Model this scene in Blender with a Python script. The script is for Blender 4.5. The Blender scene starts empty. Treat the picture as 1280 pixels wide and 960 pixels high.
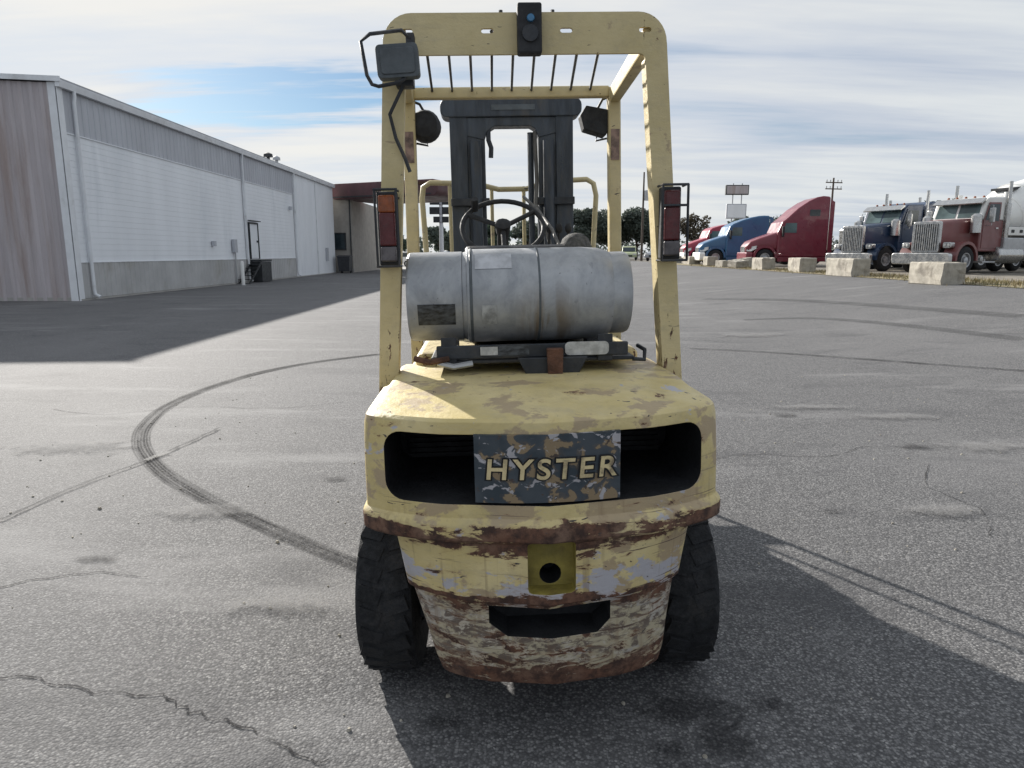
import bpy, bmesh, math, random
from mathutils import Vector, Matrix, noise
from mathutils.geometry import tessellate_polygon
R = math.radians
PI = math.pi
random.seed(7)
scn = bpy.context.scene
COL = scn.collection

# ---------------------------------------------------------------- camera
CAM_H, F_PX, HORIZON = 1.40, 870.0, 317.0
PITCH = math.atan((480 - HORIZON) / F_PX)
cam = bpy.data.cameras.new('camera')
cam.sensor_width = 36.0
cam.lens = 36.0 * F_PX / 1280.0
cam.clip_start, cam.clip_end = 0.05, 4000
camo = bpy.data.objects.new('camera', cam)
camo.location = (0, 0, CAM_H)
camo.rotation_euler = (PI / 2 - PITCH, 0, 0)
COL.objects.link(camo)
scn.camera = camo

# ---------------------------------------------------------------- sky and sun
SUN_AZ, SUN_EL = 33.5, 24.0          # degrees left of the view axis, above the horizon
SUN_DIR = Vector((-math.sin(R(SUN_AZ)) * math.cos(R(SUN_EL)),
                  math.cos(R(SUN_AZ)) * math.cos(R(SUN_EL)), math.sin(R(SUN_EL))))
SKY_STRENGTH, SUN_STRENGTH, EXPOSURE = 0.055, 3.5, 1.15
CLOUD_LOW, CLOUD_HIGH = 5.5, 6.6


class NT:
    """small helper to write node trees"""
    def __init__(self, tree):
        self.t = tree

    def n(self, kind, ins=None, **props):
        nd = self.t.nodes.new(kind)
        for k, v in props.items():
            setattr(nd, k, v)
        for k, v in (ins or {}).items():
            s = nd.inputs[k]
            if isinstance(v, bpy.types.NodeSocket):
                self.t.links.new(v, s)
            else:
                s.default_value = v
        return nd

    def math(self, op, a, b=0.0, clamp=False):
        return self.n('ShaderNodeMath', {0: a, 1: b}, operation=op, use_clamp=clamp).outputs[0]

    def mix(self, f, a, b):
        nd = self.n('ShaderNodeMix', data_type='RGBA')
        for i, v in ((0, f), (6, a), (7, b)):
            if isinstance(v, bpy.types.NodeSocket):
                self.t.links.new(v, nd.inputs[i])
            else:
                nd.inputs[i].default_value = v if i == 0 or len(v) == 4 else (*v, 1)
        return nd.outputs[2]

    def ramp(self, f, stops, interp='LINEAR'):
        nd = self.n('ShaderNodeValToRGB', {0: f})
        cr = nd.color_ramp
        cr.interpolation = interp
        while len(cr.elements) < len(stops):
            cr.elements.new(0.5)
        for e, (p, c) in zip(cr.elements, stops):
            e.position = p
            e.color = (c, c, c, 1) if isinstance(c, (int, float)) else (*c, 1)
        return nd.outputs[0]

    def rng(self, f, a, b, c=0.0, d=1.0, smooth=True):
        return self.n('ShaderNodeMapRange', {0: f, 1: a, 2: b, 3: c, 4: d},
                      interpolation_type='SMOOTHSTEP' if smooth else 'LINEAR').outputs[0]

    def noise(self, v, scale, detail=4, rough=.55, dist=0.0):
        return self.n('ShaderNodeTexNoise', {'Vector': v, 'Scale': scale, 'Detail': detail,
                                             'Roughness': rough, 'Distortion': dist}).outputs[0]

    def mapping(self, v, loc=(0, 0, 0), rot=(0, 0, 0), scale=(1, 1, 1)):
        return self.n('ShaderNodeMapping', {'Vector': v, 'Location': loc, 'Rotation': rot, 'Scale': scale}).outputs[0]


world = bpy.data.worlds.new('World')
scn.world = world
world.use_nodes = True
wt = world.node_tree
wt.nodes.clear()
W = NT(wt)
sky = W.n('ShaderNodeTexSky', sky_type='NISHITA', sun_disc=False, sun_elevation=R(SUN_EL),
          sun_rotation=R(-SUN_AZ), air_density=1.0, dust_density=.35, ozone_density=1.6)
wdir = W.n('ShaderNodeTexCoord').outputs['Generated']
sep = W.n('ShaderNodeSeparateXYZ', {0: wdir})
zc = W.math('ADD', W.math('MAXIMUM', sep.outputs[2], 0.0), 0.10)
uv = W.n('ShaderNodeCombineXYZ', {0: W.math('DIVIDE', sep.outputs[0], zc), 1: W.math('DIVIDE', sep.outputs[1], zc), 2: 0.0}).outputs[0]
uvr = W.mapping(uv, loc=(1.9, .35, 3.0), rot=(0, 0, R(-12)), scale=(.42, 1.15, 1))
n1 = W.noise(uvr, .85, 6, .56, .25)
n2 = W.noise(W.mapping(uv, loc=(4, 1, 0), rot=(0, 0, R(-17)), scale=(.22, 1.5, 1)), 2.4, 5, .62, .3)
cov = W.math('ADD', W.math('MULTIPLY', n1, .72), W.math('MULTIPLY', n2, .28))
su = W.n('ShaderNodeSeparateXYZ', {0: uv})
gx = W.math('DIVIDE', W.math('ADD', su.outputs[0], 1.15), .46)
gy = W.math('DIVIDE', W.math('SUBTRACT', su.outputs[1], 3.35), .36)
gap = W.rng(W.math('ADD', W.math('ADD', W.math('MULTIPLY', W.math('SUBTRACT', n1, .5), 8.0), W.math('MULTIPLY', W.math('SUBTRACT', n2, .5), 9.0)), W.math('ADD', W.math('MULTIPLY', gx, gx), W.math('MULTIPLY', gy, gy))), 2.4, -1.0, 0, .235)   # the blue opening above the warehouse
cov = W.math('SUBTRACT', cov, gap)
cov = W.math('SUBTRACT', cov, W.rng(sep.outputs[2], .24, .36, 0, .05))
cover = W.rng(cov, .22, .45)
thick = W.rng(cov, .40, .60)
sund = W.n('ShaderNodeVectorMath', {0: wdir, 1: tuple(SUN_DIR)}, operation='DOT_PRODUCT').outputs['Value']
glow = W.rng(sund, .35, 1.0, 0, 1)
cloud_a = W.mix(glow, (CLOUD_LOW * .80, CLOUD_LOW * .88, CLOUD_LOW * 1.02), (CLOUD_HIGH * .93, CLOUD_HIGH * .98, CLOUD_HIGH * 1.05))
cloud_b = W.mix(glow, (CLOUD_LOW * 1.12, CLOUD_LOW * 1.17, CLOUD_LOW * 1.20), (CLOUD_HIGH * 1.12, CLOUD_HIGH * 1.10, CLOUD_HIGH * 1.05))
cloud = W.mix(thick, cloud_a, cloud_b)
thin = W.n('ShaderNodeVectorMath', {0: sky.outputs[0], 1: (.50, .61, .70)}, operation='MULTIPLY').outputs[0]
skyc = W.mix(W.math('MULTIPLY', cover, .95), thin, cloud)
bg = W.n('ShaderNodeBackground', {'Color': skyc, 'Strength': SKY_STRENGTH})
wo = W.n('ShaderNodeOutputWorld', {0: bg.outputs[0]})

sun = bpy.data.lights.new('sun', 'SUN')
sun.energy = SUN_STRENGTH
sun.angle = R(0.7)
sun.color = (1.0, .95, .88)
suno = bpy.data.objects.new('sun', sun)
suno.rotation_euler = (-SUN_DIR).to_track_quat('-Z', 'Y').to_euler()
suno.location = (-20, 40, 30)
COL.objects.link(suno)

scn.view_settings.view_transform = 'Standard'
scn.view_settings.look = 'None'
scn.view_settings.exposure = EXPOSURE
scn.view_settings.gamma = 1.0
scn.view_settings.use_curve_mapping = False
scn.render.engine = 'CYCLES'
scn.cycles.max_bounces, scn.cycles.diffuse_bounces, scn.cycles.glossy_bounces = 5, 3, 3
scn.cycles.transparent_max_bounces = 12
scn.cycles.caustics_reflective = scn.cycles.caustics_refractive = False
world.cycles.sampling_method = 'MANUAL'
world.cycles.sample_map_resolution = 512
scn.render.resolution_x, scn.render.resolution_y = 1024, 768


# ================================================================ materials
def new_mat(name):
    m = bpy.data.materials.new(name)
    m.use_nodes = True
    m.node_tree.nodes.clear()
    T = NT(m.node_tree)
    out = T.n('ShaderNodeOutputMaterial')
    bs = T.n('ShaderNodeBsdfPrincipled')
    T.t.links.new(bs.outputs[0], out.inputs[0])
    return m, T, bs, out


def setv(T, bs, name, v):
    if isinstance(v, bpy.types.NodeSocket):
        T.t.links.new(v, bs.inputs[name])
    else:
        bs.inputs[name].default_value = v


def pm(name, col, rough=.6, metal=0.0, var=.18, scale=6.0, bump=.05, bscale=None, dirt=None, dirt_amt=.45, stretch=(1, 1, 1), coat=0.0):
    """plain procedural surface: mottled colour, optional dirt, uneven gloss, slight relief"""
    m, T, bs, out = new_mat(name)
    co = T.n('ShaderNodeTexCoord').outputs['Object']
    v = T.mapping(co, scale=stretch)
    a = T.noise(v, scale, 6, .6)
    lo = tuple(c * (1 - var) for c in col)
    hi = tuple(min(1, c * (1 + var)) for c in col)
    c = T.mix(T.rng(a, .3, .7), lo, hi)
    if dirt:
        d = T.noise(v, scale * .6, 8, .68, .3)
        c = T.mix(T.rng(d, .62 - dirt_amt * .4, .78 - dirt_amt * .2), c, dirt)
    setv(T, bs, 'Base Color', c)
    setv(T, bs, 'Roughness', T.rng(T.noise(v, scale * 2.3, 4, .6), .3, .7, max(.03, rough - .12), min(1, rough + .12)))
    bs.inputs['Metallic'].default_value = metal
    bs.inputs['Coat Weight'].default_value = coat
    if bump:
        b = T.n('ShaderNodeBump', {'Strength': min(1, bump * 4), 'Distance': .01, 'Height': T.noise(v, bscale or scale * 6, 5, .6)})
        setv(T, bs, 'Normal', b.outputs[0])
    return m


def glass_mat(name, col=(.02, .03, .035), rough=.16):
    m, T, bs, out = new_mat(name)
    co = T.n('ShaderNodeTexCoord').outputs['Object']
    c = T.mix(T.rng(T.noise(co, 1.3, 3), .35, .65), col, tuple(x * 1.9 for x in col))
    setv(T, bs, 'Base Color', c)
    bs.inputs['Roughness'].default_value = rough
    bs.inputs['Specular IOR Level'].default_value = .35
    return m


def worn_yellow(name, heavy):
    """peeling pale-yellow paint over tan, grey primer and rust; 'heavy' adds the zones of the counterweight"""
    m, T, bs, out = new_mat(name)
    co = T.n('ShaderNodeTexCoord').outputs['Object']
    sx = T.n('ShaderNodeSeparateXYZ', {0: co})
    z = sx.outputs[2]
    x = sx.outputs[0]
    base = T.mix(T.rng(T.noise(co, 4, 5, .6), .3, .7), (.56, .45, .19), (.69, .575, .30)) if heavy else T.mix(T.rng(T.noise(co, 4, 4, .6), .3, .7), (.54, .445, .225), (.65, .545, .305))
    # rubbed horizontal streaks
    hs = T.mapping(co, scale=(2.2, 2.2, 17))
    base = T.mix(T.math('MULTIPLY', T.rng(T.noise(hs, 3, 6, .65), .5, .72), .35), base, (.50, .43, .27))
    tan = T.noise(T.mapping(co, loc=(3.1, 0, 1.2), scale=(1, 1, 1.5)), 6.5, 7, .62, .35)
    c = T.mix(T.rng(tan, (.525 if heavy else .63), (.57 if heavy else .66)), base, (.42, .325, .195))
    if heavy:
        # grey primer: patchy, mostly low on the body
        zg = T.ramp(z, [(.0, .05), (.30, .02), (.48, .20), (.54, .15), (.60, .06), (.66, .02), (.72, .0), (.93, .02), (1.0, .0)])
        gn = T.noise(T.mapping(co, loc=(.7, 2, 5), scale=(1, 1, 1.7)), 8.5, 7, .62, .3)
        c = T.mix(T.rng(T.math('ADD', gn, zg), .63, .665), c, (.45, .44, .465))
        # scraped belly: mottled pale and dark streaks
        sc = T.noise(T.mapping(co, rot=(0, R(4), 0), scale=(2.2, 2.2, 5.5)), 7, 9, .74, .7)
        low = T.rng(z, .47, .44)
        c = T.mix(T.math('MULTIPLY', low, .75), c, (.40, .365, .29))
        c = T.mix(T.math('MULTIPLY', T.rng(sc, .455, .56), low), c, (.13, .10, .08))
        c = T.mix(T.math('MULTIPLY', T.rng(T.noise(T.mapping(co, loc=(5, 1, 2), scale=(2, 2, 4.5)), 9, 8, .74, .6), .54, .6), low), c, (.50, .45, .36))
        # rust
        zr = T.ramp(z, [(.185, .32), (.255, .22), (.30, .08), (.42, .06), (.465, .22), (.485, .20), (.505, -.02), (.60, -.03), (.62, .10), (.64, .22), (.69, .20), (.705, .0), (.80, -.05), (1.0, -.03)])
        side = T.math('MULTIPLY', T.rng(T.math('ABSOLUTE', x), .40, .47), T.rng(z, .70, .68))
        mid = T.math('MULTIPLY', T.rng(T.math('ABSOLUTE', x), .20, .05), T.math('MULTIPLY', T.rng(z, .73, .69), T.rng(z, .42, .5)))
        rn = T.noise(T.mapping(co, scale=(1, 1, 3.2)), 11, 9, .70, .45)
        rsum = T.math('ADD', T.math('ADD', rn, zr), T.math('ADD', T.math('MULTIPLY', side, .25), T.math('MULTIPLY', mid, .10)))
        rmask = T.rng(rsum, .645, .665)
    else:
        rn = T.noise(T.mapping(co, scale=(3, 3, 1)), 16, 8, .68, .4)
        zr = T.ramp(z, [(.0, .1), (.55, .13), (.7, .02), (.75, 0.0), (1.0, 0.0)])  # z/1 clamps above one metre
        low = T.rng(z, 1.45, 1.0)
        rmask = T.rng(T.math('ADD', rn, T.math('MULTIPLY', low, .085)), .655, .68)
    rcol = T.mix(T.rng(T.noise(co, 26, 6, .7), .35, .65), (.045, .024, .018), (.155, .072, .042))
    if heavy:
        bleed = T.rng(rsum, .57, .66, 0, .38)
        c = T.mix(bleed, c, (.30, .17, .085))
        run = T.noise(T.mapping(co, scale=(1, 1, .06)), 34, 4, .6)
        c = T.mix(T.math('MULTIPLY', T.rng(run, .55, .70, 0, .5), T.rng(z, 1.0, .55)), c, (.20, .125, .07))
        scr = T.noise(T.mapping(co, rot=(0, R(7), 0), scale=(.6, .6, 26)), 5, 3, .5)
        c = T.mix(T.math('MULTIPLY', T.rng(scr, .66, .69), T.rng(z, .95, .6)), c, (.10, .065, .05))
    c = T.mix(rmask, c, rcol)
    # chips and scratches down to dark metal
    ch = T.noise(T.mapping(co, loc=(9, 4, 2), scale=(.8, .8, 2.6)), 30, 3, .5, .6)
    chm = T.rng(ch, .705, .72)
    c = T.mix(chm, c, (.05, .04, .038))
    dust = T.rng(T.noise(co, 13, 7, .7), .45, .8, 0, .35)
    c = T.mix(dust, c, (.25, .22, .17))
    setv(T, bs, 'Base Color', c)
    setv(T, bs, 'Roughness', T.math('ADD', T.math('MULTIPLY', rmask, .35), T.rng(T.noise(co, 20, 4), .3, .7, .42, .6)))
    hgt = T.noise(T.mapping(co, scale=(1, 1, 1.6)), 38, 4, .65)
    b = T.n('ShaderNodeBump', {'Strength': .5, 'Distance': .004, 'Height': hgt})
    setv(T, bs, 'Normal', b.outputs[0])
    return m


M = {}
M['yellow_cw'] = worn_yellow('worn_yellow_casting', True)
M['yellow'] = worn_yellow('worn_yellow_steel', False)
M['black'] = pm('black_steel', (.022, .026, .032), .55, 0, .35, 9, .06, dirt=(.075, .07, .065), dirt_amt=.35)
M['mast'] = pm('mast_steel', (.042, .052, .065), .45, .2, .3, 7, .05, dirt=(.07, .068, .065), dirt_amt=.3, stretch=(3, 3, .6))
M['plastic'] = pm('black_plastic', (.018, .019, .021), .72, 0, .25, 14, .04)
M['lamp_grey'] = pm('weathered_lamp_back', (.09, .105, .115), .6, 0, .25, 12, .05)
M['rubber'] = pm('tyre_rubber', (.012, .013, .015), .85, 0, .4, 22, .12, dirt=(.035, .033, .032), dirt_amt=.3)
M['interior'] = pm('black_and_painted_shade', (.012, .013, .015), .8, 0, .4, 10, .05)  # near-black: paints the shade inside the counterweight openings; also radiator and letter outline
M['rust'] = pm('rusty_iron', (.10, .048, .03), .9, 0, .5, 20, .15)
M['olive'] = pm('olive_paint', (.27, .22, .05), .65, 0, .3, 14, .06, dirt=(.12, .075, .04), dirt_amt=.4)
M['lens_red'] = pm('red_lens', (.085, .010, .012), .3, 0, .25, 30, .0)
M['lens_amber'] = pm('amber_lens', (.26, .065, .015), .3, 0, .25, 30, .0)
M['lens_clear'] = pm('clear_lens', (.11, .10, .105), .35, 0, .35, 30, .0)
M['vinyl'] = pm('black_vinyl', (.02, .02, .021), .45, 0, .25, 10, .05)
M['mesh_cap'] = pm('dusty_grey_cap', (.10, .10, .095), .8, 0, .4, 60, .2)
M['hose'] = pm('hose', (.10, .095, .085), .6, 0, .3, 14)
M['sticker_w'] = pm('pale_sticker', (.46, .46, .44), .55, 0, .25, 40, 0)
M['sticker_d'] = pm('dark_sticker', (.045, .05, .055), .5, 0, .9, 34, 0, stretch=(1, 1, 2.5))
M['strobe_blue'] = pm('blue_lens', (.05, .20, .38), .2, 0, .2, 20, 0)


def tank_mat():
    m, T, bs, out = new_mat('scuffed_aluminium')
    co = T.n('ShaderNodeTexCoord').outputs['Object']
    sx = T.n('ShaderNodeSeparateXYZ', {0: co})
    c = T.mix(T.rng(T.noise(T.mapping(co, scale=(1.2, 1, 1)), 7, 8, .68, .4), .3, .7), (.27, .285, .305), (.44, .455, .47))
    # brown drips below the seam
    dr = T.noise(T.mapping(co, scale=(1, .12, .12)), 22, 5, .6)
    dz = T.math('MULTIPLY', T.rng(sx.outputs[2], .08, -.12), T.rng(T.math('ABSOLUTE', T.math('SUBTRACT', sx.outputs[0], .09)), .14, .0))
    c = T.mix(T.math('MULTIPLY', T.rng(dr, .45, .62), dz), c, (.19, .14, .085))
    dents = T.rng(T.noise(T.mapping(co, loc=(2, 1, 1)), 26, 6, .7, .5), .60, .72, 0, .55)
    c = T.mix(dents, c, (.20, .21, .22))
    sp = T.rng(T.noise(co, 90, 3), .68, .74, 0, .6)
    c = T.mix(sp, c, (.08, .075, .07))
    setv(T, bs, 'Base Color', c)
    bs.inputs['Metallic'].default_value = .25
    setv(T, bs, 'Roughness', T.rng(T.noise(co, 18, 5, .6), .3, .7, .42, .62))
    b = T.n('ShaderNodeBump', {'Strength': .25, 'Distance': .006, 'Height': T.noise(co, 14, 6, .65)})
    setv(T, bs, 'Normal', b.outputs[0])
    return m


M['tank'] = tank_mat()


def plate_mat():
    m, T, bs, out = new_mat('flaking_name_plate')
    co = T.n('ShaderNodeTexCoord').outputs['Object']
    c = T.mix(T.rng(T.noise(co, 14, 5), .35, .65), (.030, .044, .056), (.058, .072, .085))
    a = T.noise(T.mapping(co, loc=(.37, 1, .2), scale=(1, 1, 1.15)), 15, 5, .52, .5)
    c = T.mix(T.rng(a, .585, .60), c, (.36, .27, .15))
    c = T.mix(T.rng(a, .54, .60, 0, .5), c, (.14, .10, .065))
    g = T.noise(T.mapping(co, loc=(4.2, 1, 7.7), scale=(1, 1, 1.4)), 19, 6, .58, .6)
    c = T.mix(T.rng(g, .57, .60), c, T.mix(T.noise(co, 60, 4, .7), (.28, .27, .28), (.52, .51, .53)))
    s = T.noise(T.mapping(co, loc=(2, 2, 2)), 42, 5, .6)
    c = T.mix(T.rng(s, .63, .65), c, (.07, .05, .04))
    setv(T, bs, 'Base Color', c)
    bs.inputs['Roughness'].default_value = .62
    b = T.n('ShaderNodeBump', {'Strength': .3, 'Distance': .002, 'Height': a})
    setv(T, bs, 'Normal', b.outputs[0])
    return m


M['plate'] = plate_mat()
M['letter'] = pm('worn_cream_lettering', (.62, .51, .28), .6, 0, .15, 30, .03, dirt=(.16, .12, .085), dirt_amt=.36)


def asphalt_mat():
    m, T, bs, out = new_mat('worn_asphalt')
    co = T.n('ShaderNodeTexCoord').outputs['Object']
    vo = T.n('ShaderNodeTexVoronoi', {'Vector': co, 'Scale': 120.0, 'Randomness': 1.0})
    cell = T.n('ShaderNodeSeparateXYZ', {0: vo.outputs['Color']}).outputs[0]
    stone = T.ramp(cell, [(0.0, (.075, .075, .078)), (.35, (.12, .119, .121)), (.7, (.175, .173, .174)), (.92, (.235, .232, .23)), (1.0, (.31, .306, .30))])
    gap = T.rng(vo.outputs['Distance'], .38, .75)
    c = T.mix(T.math('MULTIPLY', gap, .7), stone, (.05, .05, .051))
    # worn lanes, old patches and stains
    big = T.noise(T.mapping(co, scale=(1, .45, 1)), .35, 4, .6, .4)
    c = T.mix(T.rng(big, .45, .72, 0, .45), c, (.185, .182, .182))
    blot = T.noise(T.mapping(co, loc=(7, 3, 0), scale=(.8, 1.6, 1)), .9, 6, .66, .6)
    c = T.mix(T.rng(blot, .50, .74, 0, .55), c, (.060, .060, .064))
    st = T.noise(T.mapping(co, loc=(3, 8, 0)), 3.4, 6, .7, .8)
    c = T.mix(T.rng(st, .60, .72, 0, .5), c, (.07, .07, .073))
    pale = T.noise(T.mapping(co, loc=(1, 13, 0), rot=(0, 0, R(25)), scale=(.35, 1.5, 1)), .8, 6, .68, .3)
    c = T.mix(T.rng(pale, .52, .72, 0, .6), c, (.25, .247, .245))
    setv(T, bs, 'Base Color', c)
    bs.inputs['Roughness'].default_value = .84
    bs.inputs['Specular IOR Level'].default_value = .30
    b = T.n('ShaderNodeBump', {'Strength': .4, 'Distance': .005, 'Height': T.math('SUBTRACT', 1.0, vo.outputs['Distance'])})
    setv(T, bs, 'Normal', b.outputs[0])
    return m


M['asphalt'] = asphalt_mat()


def skid_mat(name, col, density, lanes, lo=None, hi=.55):
    """translucent rubber or tar laid over the asphalt; UV.x across, UV.y along in metres"""
    m, T, bs, out = new_mat(name)
    uvn = T.n('ShaderNodeUVMap').outputs[0]
    s = T.n('ShaderNodeSeparateXYZ', {0: uvn})
    co = T.n('ShaderNodeTexCoord').outputs['Object']
    setv(T, bs, 'Base Color', T.mix(T.noise(co, 120, 4), tuple(.6 * c for c in col), tuple(1.5 * c for c in col)))
    bs.inputs['Roughness'].default_value = .95
    bs.inputs['Specular IOR Level'].default_value = .1
    edge = T.math('MULTIPLY', T.rng(s.outputs[0], .0, .16), T.rng(s.outputs[0], 1.0, .84))
    k = T.math('MULTIPLY', edge, T.rng(T.noise(co, 95, 3, .7), .30, .52))
    if lanes:
        st = T.n('ShaderNodeTexWave', {'Vector': uvn, 'Scale': lanes, 'Distortion': .8, 'Detail': 1.0}, wave_type='BANDS', bands_direction='X').outputs[1]
        tr = T.n('ShaderNodeTexWave', {'Vector': T.mapping(uvn, rot=(0, 0, R(0))), 'Scale': 5.2, 'Distortion': 1.2}, bands_direction='Y').outputs[1]
        far = T.rng(s.outputs[1], 4.2, 6.0)      # the near end keeps the tread pattern, the far end is smeared solid
        k = T.math('MULTIPLY', k, T.n('ShaderNodeMix', {0: far, 2: T.rng(st, .25, .6, .45, 1.0), 3: .95}).outputs[0])
        k = T.math('MULTIPLY', k, T.rng(tr, .0, .5, .72, 1.0))
        k = T.math('MULTIPLY', k, T.rng(T.noise(T.mapping(uvn, scale=(5, .9, 1)), 1.0, 4, .65, .4), .30, .62, .25, 1.0))
    k = T.math('MULTIPLY', k, T.rng(T.noise(co, 1.4 if lo is None else 5.0, 4, .6), lo or .25, hi, density * (.55 if lo is None else 0.05), density))
    tp = T.n('ShaderNodeBsdfTransparent')
    mx = T.n('ShaderNodeMixShader', {0: k, 1: tp.outputs[0], 2: bs.outputs[0]})
    T.t.links.new(mx.outputs[0], out.inputs[0])
    return m


M['skid'] = skid_mat('rubber_skid', (.022, .022, .024), .92, 2.2)
M['tar'] = skid_mat('tar_seam', (.028, .028, .030), .85, 0)
M['seam'] = skid_mat('old_seam', (.05, .05, .052), .60, 0)
M['faint'] = skid_mat('faint_tyre_track', (.06, .06, .062), .30, 0)
M['chalk'] = skid_mat('pale_scrape', (.42, .41, .39), .55, 0)
M['crack'] = skid_mat('crack_line', (.03, .03, .032), .80, 0, .30, .48)

M['gravel'] = pm('gravel_lot', (.21, .185, .15), .95, 0, .45, 2.2, .3, 40, dirt=(.10, .10, .085), dirt_amt=.4)
M['verge'] = pm('dry_verge', (.25, .20, .115), .95, 0, .4, 3, .3, 30, dirt=(.14, .14, .075), dirt_amt=.5)
M['blade'] = pm('dry_grass_blade', (.27, .215, .11), .85, 0, .45, 2, 0, dirt=(.13, .15, .06), dirt_amt=.4)
M['earth'] = pm('far_ground', (.16, .15, .12), .95, 0, .4, .05, 0)
M['road'] = pm('pale_concrete', (.38, .37, .345), .85, 0, .15, .8, .05)
M['concrete'] = pm('block_concrete', (.40, .37, .31), .9, 0, .2, 3, .2, 30, dirt=(.20, .18, .15), dirt_amt=.42)

# warehouse
M['siding'] = pm('white_siding', (.83, .855, .88), .5, 0, .04, .9, .0, dirt=(.74, .77, .80), dirt_amt=.3, stretch=(1, 1, .25))
M['siding_g'] = pm('grey_siding', (.47, .485, .52), .55, 0, .08, 1.2, 0, stretch=(1, 1, .2))
M['siding_b'] = pm('beige_siding', (.46, .46, .455), .6, 0, .1, .8, 0, dirt=(.38, .37, .345), dirt_amt=.3)
M['siding_p'] = pm('rusty_pink_cladding', (.46, .42, .43), .6, 0, .12, 1.1, 0, dirt=(.36, .29, .27), dirt_amt=.42, stretch=(2.4, 1, .22))
M['trim'] = pm('white_trim', (.76, .78, .80), .45, 0, .06, 2, 0, dirt=(.58, .59, .59), dirt_amt=.25)
M['roof'] = pm('roof_sheet', (.34, .35, .37), .5, .2, .1, 1, 0)
M['canopy'] = pm('maroon_fascia', (.115, .045, .05), .55, 0, .2, .8, 0, dirt=(.07, .035, .035), dirt_amt=.4)
M['brick'] = pm('beige_render', (.36, .335, .30), .85, 0, .1, 2, .05)
M['dark'] = pm('dark_metal', (.03, .033, .036), .6, 0, .3, 4, 0)
M['bin'] = pm('bin_plastic', (.035, .037, .042), .6, 0, .2, 4, 0)
M['glass'] = glass_mat('dark_glass')
M['glass_l'] = glass_mat('pale_glass', (.07, .10, .10), .16)
M['chrome'] = pm('chrome', (.50, .50, .49), .26, .85, .08, 3, 0)
M['steel'] = pm('dull_aluminium', (.42, .43, .44), .4, .6, .12, 3, 0)
M['p_red'] = pm('truck_red', (.19, .022, .038), .38, 0, .1, 1, 0, coat=.3, dirt=(.14, .035, .042), dirt_amt=.3)
M['p_maroon'] = pm('truck_maroon', (.17, .052, .05), .45, 0, .12, 1.2, 0, coat=.3, dirt=(.13, .05, .045), dirt_amt=.35)
M['p_navy'] = pm('truck_navy', (.022, .045, .095), .36, 0, .12, 1, 0, coat=.3)
M['p_blue'] = pm('truck_blue', (.035, .12, .24), .38, 0, .12, 1, 0, coat=.3)
M['p_crimson'] = pm('truck_crimson', (.36, .03, .06), .38, 0, .1, 1, 0, coat=.3)
M['p_black'] = pm('truck_black', (.02, .024, .035), .35, 0, .2, 1, 0, coat=.3)
M['p_white'] = pm('truck_white', (.82, .82, .79), .45, 0, .05, 1.5, 0, dirt=(.62, .60, .55), dirt_amt=.3)
M['p_silver'] = pm('car_silver', (.34, .36, .38), .35, .3, .08, 1, 0)
M['p_lime'] = pm('pale_green', (.42, .46, .28), .5, 0, .1, 1, 0)
M['headlamp'] = pm('headlamp_glass', (.62, .62, .60), .15, 0, .15, 8, 0)
M['wood'] = pm('pole_wood', (.10, .08, .065), .9, 0, .3, 3, 0, stretch=(4, 4, .4))
M['bark'] = pm('bark', (.075, .06, .048), .95, 0, .3, 6, .1, stretch=(2, 2, .4))


def leaf_mat(name, a, b):
    m, T, bs, out = new_mat(name)
    co = T.n('ShaderNodeTexCoord').outputs['Object']
    c = T.mix(T.rng(T.noise(co, 1.1, 4), .3, .7), a, b)
    setv(T, bs, 'Base Color', c)
    bs.inputs['Roughness'].default_value = .75
    tr = T.n('ShaderNodeBsdfTranslucent', {0: c})
    mx = T.n('ShaderNodeMixShader', {0: .25, 1: bs.outputs[0], 2: tr.outputs[0]})
    T.t.links.new(mx.outputs[0], out.inputs[0])
    return m


M['leaf'] = leaf_mat('leaf_dark', (.065, .085, .070), (.115, .135, .105))
M['leaf_b'] = leaf_mat('leaf_teal', (.03, .055, .040), (.07, .10, .065))
M['leaf_c'] = leaf_mat('leaf_brown', (.07, .055, .038), (.10, .085, .05))


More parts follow.
